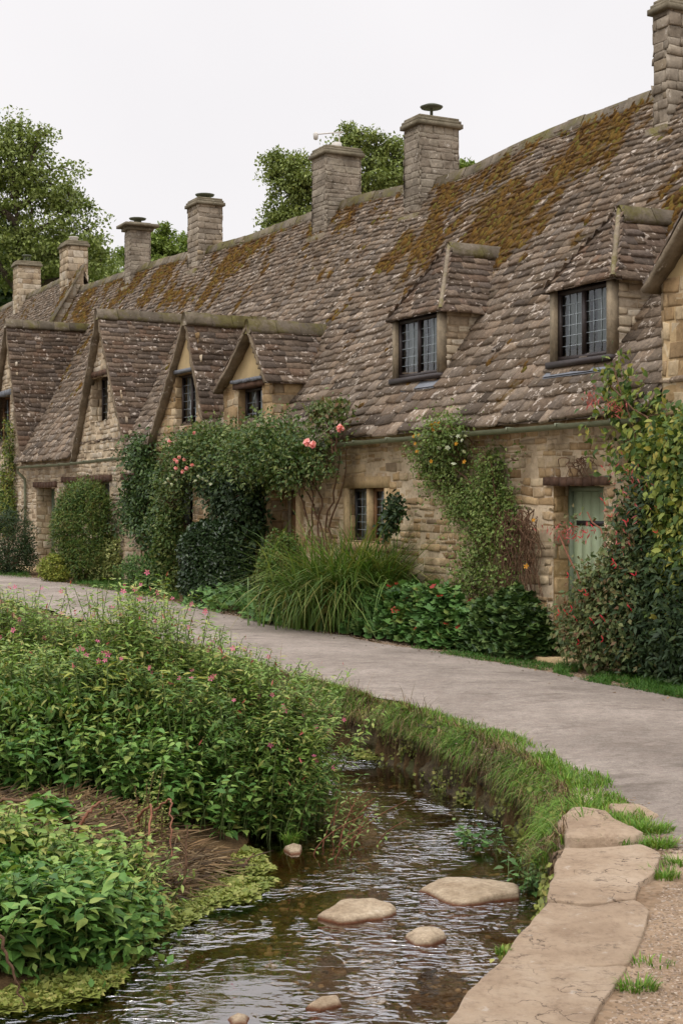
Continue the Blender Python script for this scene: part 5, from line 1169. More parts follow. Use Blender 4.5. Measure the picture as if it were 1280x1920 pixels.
# long grasses
def grass_clump(name, label, px0, px1, py0, py1, n, mat, seed, v=-.75, lean=.55, hf=1.0, wd=.027):
    rnd = np.random.RandomState(seed); g0, g1 = PG(px0, py1, 0), PG(px1, py1, 0); k = g0[1] / F; c = (g0 + g1) / 2; rx = (px1 - px0) / 2 * k * .55; root = plant(name, label, 'ornamental grass', (c[0], c[1] + .2, 0)); P = np.c_[c[0] + rnd.normal(size=n) * rx * .95, c[1] + .22 - rnd.normal(size=n) * .20, np.zeros(n)]
    P = P[wall_v(P) < -.12]; n = len(P); H = (py1 - py0) * k * rnd.uniform(.55, 1.18, n) * hf; az = np.where(rnd.rand(n) < .6, rnd.normal(-1.4, .9, n), rnd.uniform(0, 6.28, n)); mb = MB(); blades(mb, P, H, wd * rnd.uniform(.6, 1.3, n), rnd.uniform(.1, lean * 1.5, n), rnd.uniform(.15, 1.0, n), az, 7, rnd)
    for V in mb.V:
        vv = wall_v(V); m = vv > -.04; V[m] -= np.outer(vv[m] + .04, [BX, BY, 0])
    mb.build('blades', M[mat], root); return root, c, rnd
gr, gc, grn = grass_clump('long_grass', 'big clump of long arching green grass blades under the window', 565, 780, 985, 1182, 2500, 'blade', 51, hf=1.22, lean=.8)
grass_clump('long_grass', 'few thin pale grass blades leaning out right of the big arching clump', 700, 830, 1050, 1192, 220, 'blade', 52, lean=.7)
mb = MB(); n = 170; P = np.c_[gc[0] + grn.normal(size=n) * .55, gc[1] + .45 + grn.normal(size=n) * .12, np.zeros(n)]; P = P[wall_v(P) < -.15]; n = len(P); blades(mb, P, grn.uniform(1.1, 1.6, n), np.full(n, .007), grn.uniform(.05, .25, n), grn.uniform(0, .25, n), grn.uniform(0, 6.28, n), 5, grn)
k = grn.randint(0, n, 2600); t = grn.rand(2600); 
mb.build('seed_heads', M['straw'], gr)
# ground cover
def ground_cover(name, label, poly_px, mat, T, n, ls, h, seed, cat='ground cover', extra=None, zup=.7, group=None):
    rnd = np.random.RandomState(seed); poly = lineP(poly_px, 0); lo, hi = poly.min(0), poly.max(0); P = rnd.uniform(lo, hi, (n * 4, 2)); P = P[inside(P, poly)][:n]; n = len(P)
    d = dist(P, np.vstack([poly, poly[:1]])); P3 = np.c_[P, np.zeros(n)]; hh = h * np.clip(d / .22, .12, 1) ** .6 * (.65 + .7 * fbm(P3 * 2.6 + seed, 3)); P3[:, 2] = hh * rnd.uniform(.45, 1.05, n)
    k = wall_v(P3) < -.03; P3 = P3[k]; n = len(P3); c = poly.mean(0); root = plant(name, label, cat, (c[0], c[1], 0), group); mb = MB(); to = nz(np.c_[-P3[:, 0] * .4, -P3[:, 1], np.zeros(n)])
    leaves(mb, T, P3, nz(to * .8 + rdir(n, rnd) * .7 + [0, 0, -.1]), nz(rdir(n, rnd) * .38 + [0, 0, 1.0] + to * .45), ls * rnd.uniform(.6, 1.25, n)); o = mb.build('foliage', M[mat], root)
    st = MB(); k = rnd.choice(n, min(n, 160), False)
    for p in P3[k]: st.tube([[p[0] + rnd.normal() * .03, p[1] + .04, 0], p], [.004, .003], 4, False)
    st.build('stems', M['gstem'], root); return root, P3, rnd
hc, hp, hr_ = ground_cover('heuchera_bed', 'broad bed of lobed green leaves along the road, right of the long grasses', [(645, 1190), (660, 1166), (760, 1183), (890, 1205), (905, 1226), (800, 1216), (720, 1203)], 'heuch', TLOB, 5600, .10, .56, 61)
k = hr_.choice(len(hp), 60, False); mb = MB(); leaves(mb, TLOB, hp[k] + [0, -.01, .06], rdir(60, hr_), np.array([0, -.6, .8]), .11 * hr_.uniform(.5, 1, 60)); mb.build('red_leaves', M['redleaf'], hc)
ground_cover('ivy_bed', 'mound of glossy ivy by the step of the pale green door', [(860, 1222), (865, 1202), (1030, 1226), (1050, 1240), (960, 1240)], 'ivy', TIVY, 5200, .105, .66, 62)
ground_cover('leafy_bed', 'low bed of lobed leaves at the foot of the round dark shrub', [(345, 1138), (360, 1105), (470, 1100), (480, 1150), (420, 1152)], 'heuch', TLOB, 1900, .11, .35, 63)
ground_cover('leafy_bed', 'small mound of lobed leaves at the foot of the small conifer bush', [(452, 1160), (458, 1130), (520, 1120), (545, 1178), (500, 1176)], 'heuch', TLOB, 1100, .10, .35, 64)
# clematis on the near wall
cl, cc, rn = climber('clematis', 'yellow flowering clematis hanging from the gutter down the near wall', 'climbing plant', [(815, 812, 26, 18, 1, -.3), (840, 800, 34, 14, .8, -.35), (800, 860, 22, 30, .8), (830, 850, 30, 24, .8), (860, 850, 20, 30, .3), (830, 900, 26, 24, .7), (860, 930, 28, 24, .8), (890, 960, 34, 30, 1), (920, 910, 20, 44, 1), (915, 870, 16, 24, .7), (930, 960, 28, 30, 1), (905, 1010, 26, 30, .6), (880, 1050, 24, 30, .35), (880, 1090, 34, 26, .45), (935, 1080, 40, 28, .35), (960, 860, 18, 8, .15), (960, 1010, 26, 26, .3)], 'clem', 13500, .042, T4, .24, 45, clump=.10, droop=.6,
                     stems=[[(945, 1110), (940, 1010), (930, 950), (920, 870), (870, 815)], [(950, 1110), (955, 1010), (935, 960), (900, 930), (830, 850)]])
yb = MB(); n = 60
ypx = [(776, 818), (785, 816), (815, 795), (820, 800), (822, 793), (808, 798), (778, 832), (782, 846), (808, 865), (870, 866), (855, 832), (812, 805), (986, 1062), (1000, 975)]
add_flowers(cl, TFLO, 'yellow', [on_wall(a, b, -.42) for a, b in ypx], .055, [np.array([-.5, -.8, .3])] * len(ypx), rn, layers=2)
wpx = [(846, 818), (823, 840), (838, 840), (868, 848), (858, 818), (872, 818), (850, 868), (866, 826)]
add_flowers(cl, TFLO, 'white', [on_wall(a, b, -.40) for a, b in wpx], .06, [rdir(1, rn)[0] for _ in wpx], rn, 'seed_head', layers=3)
# tangled brown stems
def tangle(name, label, px0, px1, py0, py1, n, v=-.16, seed=3, mat='straw', lean=.25):
    rnd = np.random.RandomState(seed); root = plant(name, label, 'climbing plant', tuple(W(PW((px0 + px1) / 2, py1, v)[0], v, 0))); mb = MB()
    for i in range(n):
        a = rnd.uniform(px0, px1); pt = py0 + rnd.rand() ** 2 * (py1 - py0) * .6; pb = min(py1, pt + rnd.uniform(.3, 1) * (py1 - py0)); vv = v * rnd.uniform(.5, 1.6); u, w = PW(a, pt, vv); u2, w2 = PW(a + rnd.normal() * 14, pb, vv); t = np.linspace(0, 1, 9); Q = W(u + (u2 - u) * t + .05 * np.sin(t * 6 + i), vv + .03 * np.sin(t * 9 + i * 2), np.maximum(.02, w + (w2 - w) * t + .10 * np.sin(t * 3.1))); mb.tube(Q, np.linspace(.006, .0035, 9), 4, False)
    mb.build('dead_stems', M[mat], root); return root
tangle('dead_vine', 'curtain of dry brown stems hanging below the dark beam end left of the door', 938, 1000, 955, 1120, 95, mat='vine')
tangle('bare_twigs', 'small tuft of bare twigs over the left end of the door lintel', 1062, 1098, 868, 900, 14, v=-.1, seed=4, mat='vine')
# fuchsia and right hand climber
fu, fe_, rn = climber('fuchsia', 'arching fuchsia full of hanging red flowers in front of the green door', 'shrub', [(1152, 1115, 46, 48, .9, -.6), (1108, 1195, 38, 40, .8, -.65), (1150, 1190, 60, 50, 1, -.6), (1180, 1045, 34, 40, .8, -.5), (1105, 1050, 18, 10, .06, -.5), (1062, 985, 30, 8, .22, -.5), (1200, 960, 24, 40, .6, -.4), (1185, 1070, 40, 50, .8, -.5), (1060, 1150, 18, 10, .3, -.6), (1190, 1000, 36, 40, .5, -.4), (1190, 915, 16, 26, .3, -.3), (1120, 1080, 26, 20, .35, -.6), (1085, 1130, 18, 18, .15, -.6)], 'fuch', 15000, .055, T4, .3, 46, clump=.09, droop=.6, hug=.12, base_px=(1130, 1255),
                      stems=[[(1130, 1240, -.5), (1110, 1150, -.6), (1080, 1070, -.6), (1040, 985, -.6)], [(1140, 1240, -.5), (1150, 1100, -.55), (1130, 1000, -.5), (1100, 960, -.5)], [(1150, 1240, -.5), (1190, 1100, -.5), (1200, 980, -.4)], [(1120, 1240, -.6), (1080, 1180, -.65), (1045, 1150, -.65)]], stem_mat='rstem')
fp = [(1060, 1148), (1048, 1150), (1072, 1143), (1100, 1000), (1090, 1010), (1112, 990), (1072, 985), (1150, 1055), (1155, 1062), (1090, 1110), (1100, 1118), (1130, 1160), (1078, 1160), (1105, 1140), (1130, 1200), (1135, 1195), (1145, 970), (1160, 975), (1130, 940), (1120, 930), (1065, 1080), (1085, 1070), (1175, 980), (1200, 955), (1110, 1165), (1060, 1230), (1085, 1205), (1165, 1085), (1190, 1080), (1140, 870), (1130, 878), (1110, 1095), (1098, 1112), (1075, 1005), (1230, 1000), (1215, 1030), (1180, 1140), (1145, 1130)]
add_flowers(fu, TLAN, 'redbloom', [on_wall(a, b, -.85) for a, b in fp[::2] + fp[1:12:2]], .05, [np.array([.2, -.9, .2])] * len(fp), rn, layers=2)
mb = MB(); n = 420; pts = [(1060, 990, 40, 10), (1075, 1000, 30, 14), (1160, 1000, 40, 60), (1100, 1140, 50, 50), (1110, 745, 14, 14), (1150, 760, 16, 16), (1180, 900, 40, 50)]
P = []
for i in range(n): a, b, c_, d_ = pts[i % len(pts)]; P.append(on_wall(a + rn.normal() * c_ * .6, b + rn.normal() * d_ * .6, -.62 + rn.normal() * .1))
leaves(mb, TLAN, np.array(P), rdir(n, rn) + [0, 0, -1], rdir(n, rn), .06 * rn.uniform(.5, 1.2, n)); mb.build('red_buds', M['duskred'], fu, kind='stuff')
climber('vine', 'tall yellow green vine covering the wall at the right edge up to the gutter', 'climbing plant', [(1262, 880, 36, 80, 1, -.35), (1270, 980, 28, 80, 1, -.4), (1272, 1080, 24, 70, .9, -.45), (1276, 1160, 18, 50, .6, -.5), (1215, 850, 30, 36, .5, -.25), (1250, 815, 34, 26, .6, -.25), (1160, 790, 26, 18, .2, -.25), (1150, 745, 14, 26, .28, -.25), (1180, 750, 20, 20, .2, -.25), (1215, 775, 26, 16, .3, -.25), (1150, 695, 8, 14, .35, -.25), (1225, 910, 26, 40, .5, -.3), (1310, 900, 36, 120, .8, -.4), (1320, 1080, 36, 110, .8, -.45), (1110, 800, 12, 10, .1, -.25), (1150, 835, 22, 22, .15, -.25)], 'climb', 12500, .075, TL8, .28, 47, clump=.11, droop=.7,
        stems=[[(1240, 1220, -.3), (1230, 1000, -.3), (1200, 850, -.3), (1150, 690, -.35)], [(1260, 1220, -.4), (1260, 1000, -.4), (1230, 800, -.35), (1140, 720, -.35)]])
climber('leafy_shrub', 'dark green shrub between the red fuchsia and the vine at the right edge', 'shrub', [(1228, 940, 30, 30, 1, -.4), (1225, 1000, 26, 50, .8, -.35), (1220, 1090, 50, 70, 1.2, -.45), (1210, 1170, 70, 60, 1.4, -.5), (1260, 1200, 60, 50, 1.2, -.55), (1300, 1150, 50, 90, 1, -.5)], 'yew', 17000, .075, TLAN, .35, 48, clump=.13, droop=.3, wf=1.6)
# grass verges
def grass_poly(name, label, poly_px, z, n, h, mat, seed, wd=.006, cat=None, kind='stuff', lean=.8, clumpy=1.0, worldpoly=None):
    rnd = np.random.RandomState(seed); poly = lineP(poly_px, z) if worldpoly is None else worldpoly; lo, hi = poly.min(0), poly.max(0); P = rnd.uniform(lo, hi, (n * 5, 2)); P = P[inside(P, poly)]; c3 = np.c_[P, np.zeros(len(P))]; dn = fbm(c3 * 4 + seed, 3); P = P[dn > .38 + .14 * (clumpy - 1) * rnd.rand(len(P))][:n]; n = len(P); c3 = np.c_[P, gz(P)]
    mb = MB(); H = h * rnd.uniform(.35, 1.2, n) * (.5 + fbm(np.c_[P, P[:, 0] * 0] * 3 + seed, 3)); blades(mb, c3, H, wd * rnd.uniform(.6, 1.4, n), rnd.uniform(.1, lean * 1.4, n), rnd.uniform(.05, .8, n), rnd.uniform(0, 6.28, n), 4, rnd)
    return mb.build(name, M[mat], None, kind=kind, label=label, category=cat or 'grass')
grass_poly('verge_grass', 'bright short grass along the road edge at the far right', [(1035, 1262), (1060, 1236), (1150, 1240), (1300, 1252), (1310, 1318), (1200, 1298), (1100, 1280)], 0, 15000, .10, 'verge', 71)
grass_poly('verge_grass', 'thin grass strip between the ivy mound and the road', [(760, 1214), (850, 1205), (960, 1222), (1050, 1240), (1040, 1262), (930, 1246), (820, 1228)], 0, 7000, .055, 'verge', 72)
grass_poly('verge_grass', 'short grass strip at the road edge left of the round dark shrub', [(130, 1098), (160, 1080), (240, 1090), (330, 1108), (340, 1128), (240, 1112)], 0, 7000, .09, 'verge', 73)
grass_poly('verge_grass', 'few grass blades below the dark shrub at the left edge', [(-20, 1082), (0, 1070), (50, 1074), (60, 1084), (20, 1086)], 0, 1800, .10, 'verge', 74)
# ---------------------------------------------------------------- stream banks and the wild bed at the left
bt = resample(bank_top, 300); Tn = np.gradient(bt, axis=0); Tn /= np.linalg.norm(Tn, axis=1)[:, None]; Nb = np.stack([-Tn[:, 1], Tn[:, 0]], -1)
if Nb[150] @ np.array([-1, 0.0]) < 0: Nb = -Nb   # towards the water
def bank_grass(name, label, n, seed, mat, over, hmin, hmax, t0=0.35, t1=1.0, wd=.007, lean=(.2, 1.3), wroad=.22, curl=(.3, 1.3)):
    rnd = np.random.RandomState(seed); k = (t0 + (t1 - t0) * rnd.rand(n)) * 299; i = k.astype(int); c = bt[i] + rnd.normal(size=(n, 2)) * .012
    cl = fbm(np.c_[c * 4.2, np.full(n, seed)], 3); wloc = wroad * (.25 + 2.6 * np.clip(fbm(np.c_[c * 1.1, np.full(n, 3.3)], 3) - .3, 0, 1) + .9 * np.clip((k / 299 - .72) / .2, 0, 1))
    o = rnd.uniform(-1, 1, n); P2 = c + Nb[i] * np.where(o > 0, o * over, o * wloc)[:, None]; z = np.where(o > 0, -.02 - o * .10, .005)
    P = np.c_[P2, z]; m = cl > .40; P = P[m]; i = i[m]; o = o[m]; n = len(P)
    az0 = np.arctan2(Nb[i, 1], Nb[i, 0]); az = np.where(o > -.25, az0 + rnd.normal(0, .7, n), rnd.uniform(0, 6.28, n))
    big = .25 + 1.9 * np.clip(fbm(np.c_[P[:, :2] * 2.6, np.full(n, seed + 7.)], 3) - .15, 0, 1)
    H = rnd.uniform(hmin, hmax, n) * big * np.where(o > -.3, 1, .55); mb = MB(); blades(mb, P, H, wd * rnd.uniform(.6, 1.4, n), np.where(o > -.2, rnd.uniform(*lean, n), rnd.uniform(.1, .8, n)), np.where(o > -.2, rnd.uniform(*curl, n), rnd.uniform(.1, .8, n)), az, 5, rnd)
    return mb.build(name, M[mat], None, kind='stuff', label=label, category='grass')
bank_grass('bank_grass', 'bright green grass tufts spilling over the stream bank beside the road', 46000, 81, 'grass', .10, .045, .125, t0=.40)
bank_grass('dry_bank_grass', 'straw coloured dry grass hanging down the shaded stream bank', 3500, 82, 'straw', .16, .10, .26, t0=.42, lean=(.3, .9), curl=(.8, 1.9), wd=.005, wroad=.02)
bank_grass('hanging_bank_grass', 'long green grass hanging over the water below the bank edge', 12000, 85, 'grass', .14, .08, .19, t0=.42, lean=(.3, .9), curl=(.8, 1.9), wd=.006)
def tuft(name, label, px, py, z, n, h, r, seed, mat='grass', cat='grass tuft'):
    rnd = np.random.RandomState(seed); g = PG(px, py, z); root = thing(name, label, cat, g, 'small grass tufts'); a = rnd.uniform(0, 6.28, n); d = r * rnd.rand(n) ** .6; P = g + np.c_[np.cos(a) * d * 1.5, np.sin(a) * d, np.zeros(n)]
    mb = MB(); blades(mb, P, h * rnd.uniform(.4, 1.2, n), .006 * rnd.uniform(.6, 1.4, n), rnd.uniform(.1, .9, n), rnd.uniform(.1, .8, n), a + rnd.normal(0, .5, n), 4, rnd); mb.build('blades', M[mat], root)
for a in (('grass_tuft', 'bright tuft on the gravel right of the lowest flagstone', 1192, 1858, 0, 170, .06, .05, 1), ('grass_tuft', 'small tuft at the right rim of the biggest flagstone', 1243, 1648, 0, 160, .07, .05, 2), ('grass_tuft', 'grass patch between the road corner stones and the right edge', 1200, 1560, 0, 700, .08, .11, 3), ('grass_tuft', 'grass beside the rounded stone at the right edge', 1275, 1625, 0, 200, .07, .06, 4),
          ('grass_tuft', 'small green tuft standing in the stream above the tiny stone', 546, 1582, WZ, 150, .11, .03, 5), ('grass_tuft', 'tuft behind the small sunk stone at the road corner', 1150, 1545, 0, 420, .07, .10, 6), ('grass_tuft', 'tiny tuft on the outer rim of the middle flagstone, over the water', 944, 1790, 0, 60, .05, .02, 7), ('grass_tuft', 'thin low tuft above the bright gravel tuft', 1218, 1810, 0, 40, .05, .06, 8), ('grass_tuft', 'tuft growing on the road side of the cracked stone step', 1235, 1590, 0, 260, .08, .06, 9)):
    tuft(*a)
def mat_cress(name, label, poly_px, n, seed, ls=.018, mat='cress', zz=.02, poly=None):
    """floating mats: a thin lumpy sheet with many small leaves on it"""
    rnd = np.random.RandomState(seed); poly = lineP(poly_px, WZ) if poly is None else poly; poly = resample(np.vstack([poly, poly[:1]]), 91)[:-1]; lo, hi = poly.min(0), poly.max(0)
    c = poly.mean(0); out = nz(poly - c); poly = poly + out * ((fbm(np.c_[poly * 5, np.full(90, seed)], 4) - .5) * .22)[:, None]
    P = rnd.uniform(lo, hi, (n * 4, 2)); P = P[inside(P, poly)]; hol = fbm(np.c_[P * 2.4, np.full(len(P), seed + .5)], 4, .6); P = P[hol > .40][:n]; k = len(P)
    z = WZ + .004 + zz * fbm(np.c_[P * 5, np.zeros(k)], 4) * rnd.uniform(.6, 1.1, k); mb = MB()
    leaves(mb, T4, np.c_[P, z], rdir(k, rnd) * [1, 1, .4], rdir(k, rnd) * .45 + [0, 0, 1], ls * rnd.uniform(.6, 1.5, k), 1.6)
    m = np.c_[P, z][rnd.rand(k) < .35]; kk = len(m); m[:, 2] = WZ + .003 + .3 * (m[:, 2] - WZ); leaves(mb, T4, m, rdir(kk, rnd) * [1, 1, .1], rdir(kk, rnd) * .1 + [0, 0, 1], ls * 2.6 * rnd.uniform(.7, 1.3, kk), 1.8)
    return mb.build(name, M[mat], None, kind='stuff', label=label, category='water plants')
mat_cress('cress_mat', 'flat yellow green cress mat on the water below the dead stems', [(262, 1768), (300, 1690), (340, 1640), (400, 1600), (470, 1592), (516, 1625), (500, 1668), (450, 1690), (390, 1706), (320, 1745)], 30000, 91)
mat_cress('cress_mat', 'flat moss green mat on the water in the lower left corner', [(-40, 1900), (-40, 1840), (60, 1832), (160, 1826), (200, 1812), (255, 1790), (180, 1860), (90, 1895)], 26000, 92)
mat_cress('cress_mat', 'small green cress patch under the grassy bank where the stream narrows', [(636, 1402), (690, 1400), (728, 1412), (700, 1428), (655, 1420)], 3500, 93)
mat_cress('cress_mat', 'small cress cushion at the water line below the grass, above the stepping stones', [(862, 1502), (895, 1498), (905, 1508), (875, 1512)], 700, 94)
# wild plants. One stemmed-plant builder: stems with opposite leaves
def stem_plants(name, label, centers, nst, H, ls, T, mats, seed, spread=.22, lean=.18, step=.045, group=None, cat='wildflowers', flowers=0, wf=1.0, top=None, stem='gstem', minf=.12, droop=.1, bias=(0, 0)):
    rnd = np.random.RandomState(seed); c0 = np.mean([c for c in centers], axis=0); root = thing(name, label, cat, c0, group); st = MB(); Ps, Ds, Ss, Hs = [], [], [], []; tops = []
    for c in centers:
        for i in range(nst):
            b = np.array(c) + [rnd.normal() * spread, rnd.normal() * spread * .8, 0]; b[2] = float(gz(b[None, :2])[0]) - .02; b[2] = max(b[2], -.42)
            h = H * rnd.uniform(.6, 1.12); a = rnd.uniform(0, 6.28); ln = rnd.uniform(0, lean) * h; e = b + [math.cos(a) * ln + bias[0] * h, math.sin(a) * ln + bias[1] * h, h * (1 - .15 * (abs(bias[0]) + abs(bias[1])))]; t = np.linspace(0, 1, 6)[:, None]; Q = b * (1 - t) + e * t; Q[:, :2] += (e - b)[:2] * (t ** 2 - t) * .8
            st.tube(Q[::1], np.linspace(.0045, .002, 6), 4, False); m = max(4, int(h * (1 - minf) / step)); tt = np.linspace(minf, 1, m) ** .85; ctr = np.stack([np.interp(tt, t[:, 0], Q[:, k]) for k in range(3)], -1)
            for s_ in range(3):
                az = np.arange(m) * 1.57 + s_ * 2.09 + rnd.normal(size=m) * .4 + i; r = rnd.uniform(.0, .03, m); d = np.stack([np.cos(az), np.sin(az), rnd.uniform(-.35, .55, m) - droop], -1)
                keep = rnd.rand(m) < .9; Ps.append((ctr + d * r[:, None])[keep]); Ds.append(d[keep]); Ss.append((ls * (1.05 - .35 * tt ** 3) * rnd.uniform(.65, 1.25, m))[keep]); Hs.append(ctr[keep][:, 2])
            tops.append(Q[-1])
    P, D, S = np.concatenate(Ps), np.concatenate(Ds), np.concatenate(Ss); n = len(P); mb = MB(); leaves(mb, T, P, D, rdir(n, rnd) * .45 + [0, 0, 1], S, wf); mb.build('foliage', M[mats], root); st.build('stems', M[stem], root)
    tops = np.array(tops)
    if flowers:
        o = np.argsort(-tops[:, 2] + rnd.normal(size=len(tops)) * .1)[:flowers]; add_flowers(root, TFLO, 'pink', tops[o] + rnd.normal(size=(len(o), 3)) * .03 + [0, 0, .0], .036, rdir(len(o), rnd) + [0, -1.2, .3], rnd)
        fb = MB(); k = rnd.choice(len(tops), min(len(tops), flowers * 3)); p = tops[k] + rnd.normal(size=(len(k), 3)) * .03; leaves(fb, TLAN, p, rdir(len(k), rnd) + [0, 0, 1], rdir(len(k), rnd), .045); fb.build('seed_pods', M['duskred'], root)
    return root
def gp(px, py, z=-.15): g = PG(px, py, z); return np.array([g[0], g[1], z])
def ctr(px, Y): return np.array([(px - 640) / F * Y, Y, -.1])
WH = 'pink flowering willowherb on the left bank'
wh = [  # label, centres (px at depth Y), stems, height, flowers
 ('tall pink flowered willowherb standing highest in front of the road bend', [(265, 9.6), (290, 9.4), (240, 9.7)], 17, 1.10, 9),
 ('willowherb spire group with deep pink tips right of the highest clump', [(365, 9.5), (335, 9.6), (395, 9.4)], 18, 1.02, 9),
 ('willowherb clump at the right end of the bank, leaning towards the water', [(450, 9.3), (475, 9.5), (425, 9.4), (500, 9.5)], 22, .94, 10),
 ('pale willowherb at the left edge, its tips just below the far road', [(10, 10.4), (50, 10.2), (-30, 10.2)], 20, .98, 7),
 ('bright green willowherb with pink tops between the left edge and the highest clump', [(110, 10.2), (150, 10.0), (80, 10.0)], 20, .86, 8),
 ('thin willowherb spires left of the highest clump', [(190, 10.0), (215, 9.8)], 18, .92, 6),
 ('low bushy willowherb below the right spires', [(440, 9.2), (470, 9.1), (420, 9.0)], 20, .76, 7),
 ('willowherb overhanging the stream at the right tip of the bank', [(490, 9.1), (505, 9.3), (470, 9.1)], 18, .70, 9),
 ('broad light green willowherb mass left of the centre of the bank', [(60, 9.4), (0, 9.5), (110, 9.3)], 22, .76, 6),
 ('willowherb with scattered pink dots above the brown thatch of dead stems', [(200, 9.2), (160, 9.1), (250, 9.1)], 22, .74, 7),
 ('middle willowherb mass under the right spires, dark towards its foot', [(320, 8.9), (370, 8.9), (340, 9.1)], 22, .76, 6),
 ('willowherb sprays with red buds trailing over the rippled water', [(500, 8.95), (490, 8.9)], 9, .48, 6)]
for i, (lab, cs, ns, h, fl) in enumerate(wh):
    stem_plants('willowherb', lab, [ctr(*c) for c in cs], int(ns * 2.3), h * 1.04, .069, TLAN, 'herbtop' if i in (0, 1, 2, 3, 4, 5, 7, 8) else 'herb', 100 + i, spread=.17, lean=.28, group=WH, flowers=fl, wf=1.3, step=.025, bias=(.35, -.1) if i in (7, 11) else ((.15, -.05) if i == 2 else (0, 0)))
NH = 'leafy nettles and mint on the left bank'
nt_ = [('broad leaved nettles in the middle left, above the brown thatch', [(60, 8.6), (10, 8.6), (110, 8.7), (30, 8.9)], 13, .52, .075),
 ('dark green nettles below the middle of the willowherb', [(250, 8.5), (200, 8.6), (290, 8.6)], 14, .48, .065),
 ('glossy deep green nettles hanging down to the stream right of the thatch', [(320, 8.5), (360, 8.6), (290, 8.6), (385, 8.8)], 16, .52, .07),
 ('deep green leafy clump touching the dark water at the tip of the bank', [(420, 8.9), (440, 9.2), (400, 8.8)], 15, .46, .065)]
for i, (lab, cs, ns, h, ls) in enumerate(nt_):
    stem_plants('nettle_clump', lab, [ctr(*c) for c in cs], ns, h, ls, TNET, 'nettle', 130 + i, spread=.14, lean=.35, step=.045, group=NH, cat='nettles', bias=(.1, -.25), wf=.8)
fn = [('large soft leaved nettles in the lower left, leaning over the water', [(40, 6.3), (-20, 6.25), (80, 6.35), (120, 6.4)], 16, .42, .084),
 ('right half of the lower nettle bed, its leaves over the cress mat', [(160, 6.5), (190, 6.65), (130, 6.55), (170, 6.4)], 14, .38, .076),
 ('light green leaf tops behind the lower nettles', [(90, 6.95), (20, 6.95), (150, 6.95), (200, 7.05), (-30, 6.85)], 15, .36, .07),
 ('narrow leaved sprouts at the right end of the lower bed by the dead stems', [(230, 7.0), (250, 7.1), (215, 6.9)], 12, .32, .065),
 ('light leaved plants at the left edge under the fallen stems', [(-20, 7.2), (40, 7.3), (-60, 7.0), (90, 7.15)], 11, .26, .07)]
for i, (lab, cs, ns, h, ls) in enumerate(fn):
    stem_plants('nettle_clump', lab, [ctr(*c) for c in cs], ns, h, ls, TNET if i != 3 else TLAN, 'nettle' if i < 2 else 'herbtop', 150 + i, spread=.11, lean=.4, step=.036, group=NH, cat='nettles', bias=(.12, -.32), wf=.8 if i != 3 else 1.3)
stem_plants('burdock', 'single big pale leafed seedling on the brown thatch', [ctr(110, 7.7), ctr(95, 7.7)], 3, .20, .14, TNET, 'nettle', 170, spread=.03, lean=.3, step=.07, cat='plant')
stem_plants('trailing_plant', 'sparse trailing sprigs lying on the rippled water under the bank tip', [ctr(630, 8.3), ctr(650, 8.6), ctr(620, 8.8)], 6, .38, .05, TLAN, 'clem', 171, spread=.10, lean=.6, cat='plant', bias=(.4, -.3), stem='rstem', wf=1.4)
stem_plants('water_plant', 'pale leafed water plant at the foot of the grassy bank', [PG(905, 1590, WZ) * 1.0], 9, .14, .05, TNET, 'heuch', 172, spread=.06, lean=.9, cat='plant', minf=.3, step=.04)
# ground layer of low leaves under the herbs
def low_layer(name, label, ctrs, n, seed, mat, zr, ls, sp, T=T4, wf=1.0):
    rnd = np.random.RandomState(seed); c = np.array([ctr(*a)[:2] for a in ctrs]); k = rnd.randint(0, len(c), n); P = c[k] + rnd.normal(size=(n, 2)) * sp; z = gz(P); P3 = np.c_[P, np.maximum(z, -.4) + rnd.uniform(0, zr, n)]; mb = MB(); leaves(mb, T, P3, rdir(n, rnd) + [0, 0, -.2], rdir(n, rnd) * .7 + [0, 0, 1], ls * rnd.uniform(.6, 1.3, n), wf); return mb.build(name, M[mat], None, kind='stuff', label=label, category='ground cover')
low_layer('undergrowth', 'dense green undergrowth beneath the willowherb on the bank', [(a, y) for a in range(-60, 450, 45) for y in (8.9, 9.4, 9.9)] + [(a, 9.5) for a in (380, 430, 460, 480)], 42000, 180, 'herb', .60, .062, .15, TLAN, 1.4)
low_layer('undergrowth', 'dark undergrowth behind the front row of stems along the far side of the bank', [(a, y) for a in range(-80, 420, 50) for y in (10.6, 11.2)], 14000, 181, 'herb', .45, .08, .25, TLAN, 1.4)
low_layer('undergrowth', 'low green undergrowth in the lower left beneath the nettles', [(a, y) for a in range(-60, 200, 40) for y in (6.45, 6.85)], 9000, 182, 'nettle', .22, .05, .14)
# straw and fallen stems
def straw(name, label, ctrs, n, seed, ln=(.08, .35), wd=.004, sp=.25, h=.05):
    rnd = np.random.RandomState(seed); c = np.array([ctr(*a)[:2] for a in ctrs]); k = rnd.randint(0, len(c), n); P = c[k] + rnd.normal(size=(n, 2)) * sp; z = np.maximum(gz(P), -.38) + rnd.uniform(0, h, n); a = rnd.normal(.2, 1.3, n); l = rnd.uniform(*ln, n); d = np.c_[np.cos(a), np.sin(a), rnd.normal(0, .22, n)]
    mb = MB(); p0 = np.c_[P, z]; leaves(mb, tmpl([(-wd, 0, 0), (wd, 0, 0), (wd * .8, 1, .02), (-wd * .8, 1, .02), (0, .5, .06)], [[[0, 1, 4], [1, 2, 4], [2, 3, 4], [3, 0, 4]]]), p0, d, rdir(n, rnd) + [0, 0, 1], l, 2.0 * rnd.uniform(.4, 1.6, n)); return mb.build(name, M['straw'], None, kind='stuff', label=label, category='dead stems')
straw('dead_thatch', 'brown thatch of dead flattened stems in the middle left', [(a, y) for a in range(-60, 230, 40) for y in (7.65, 7.9, 8.15)], 13000, 190, sp=.13, ln=(.05, .22))
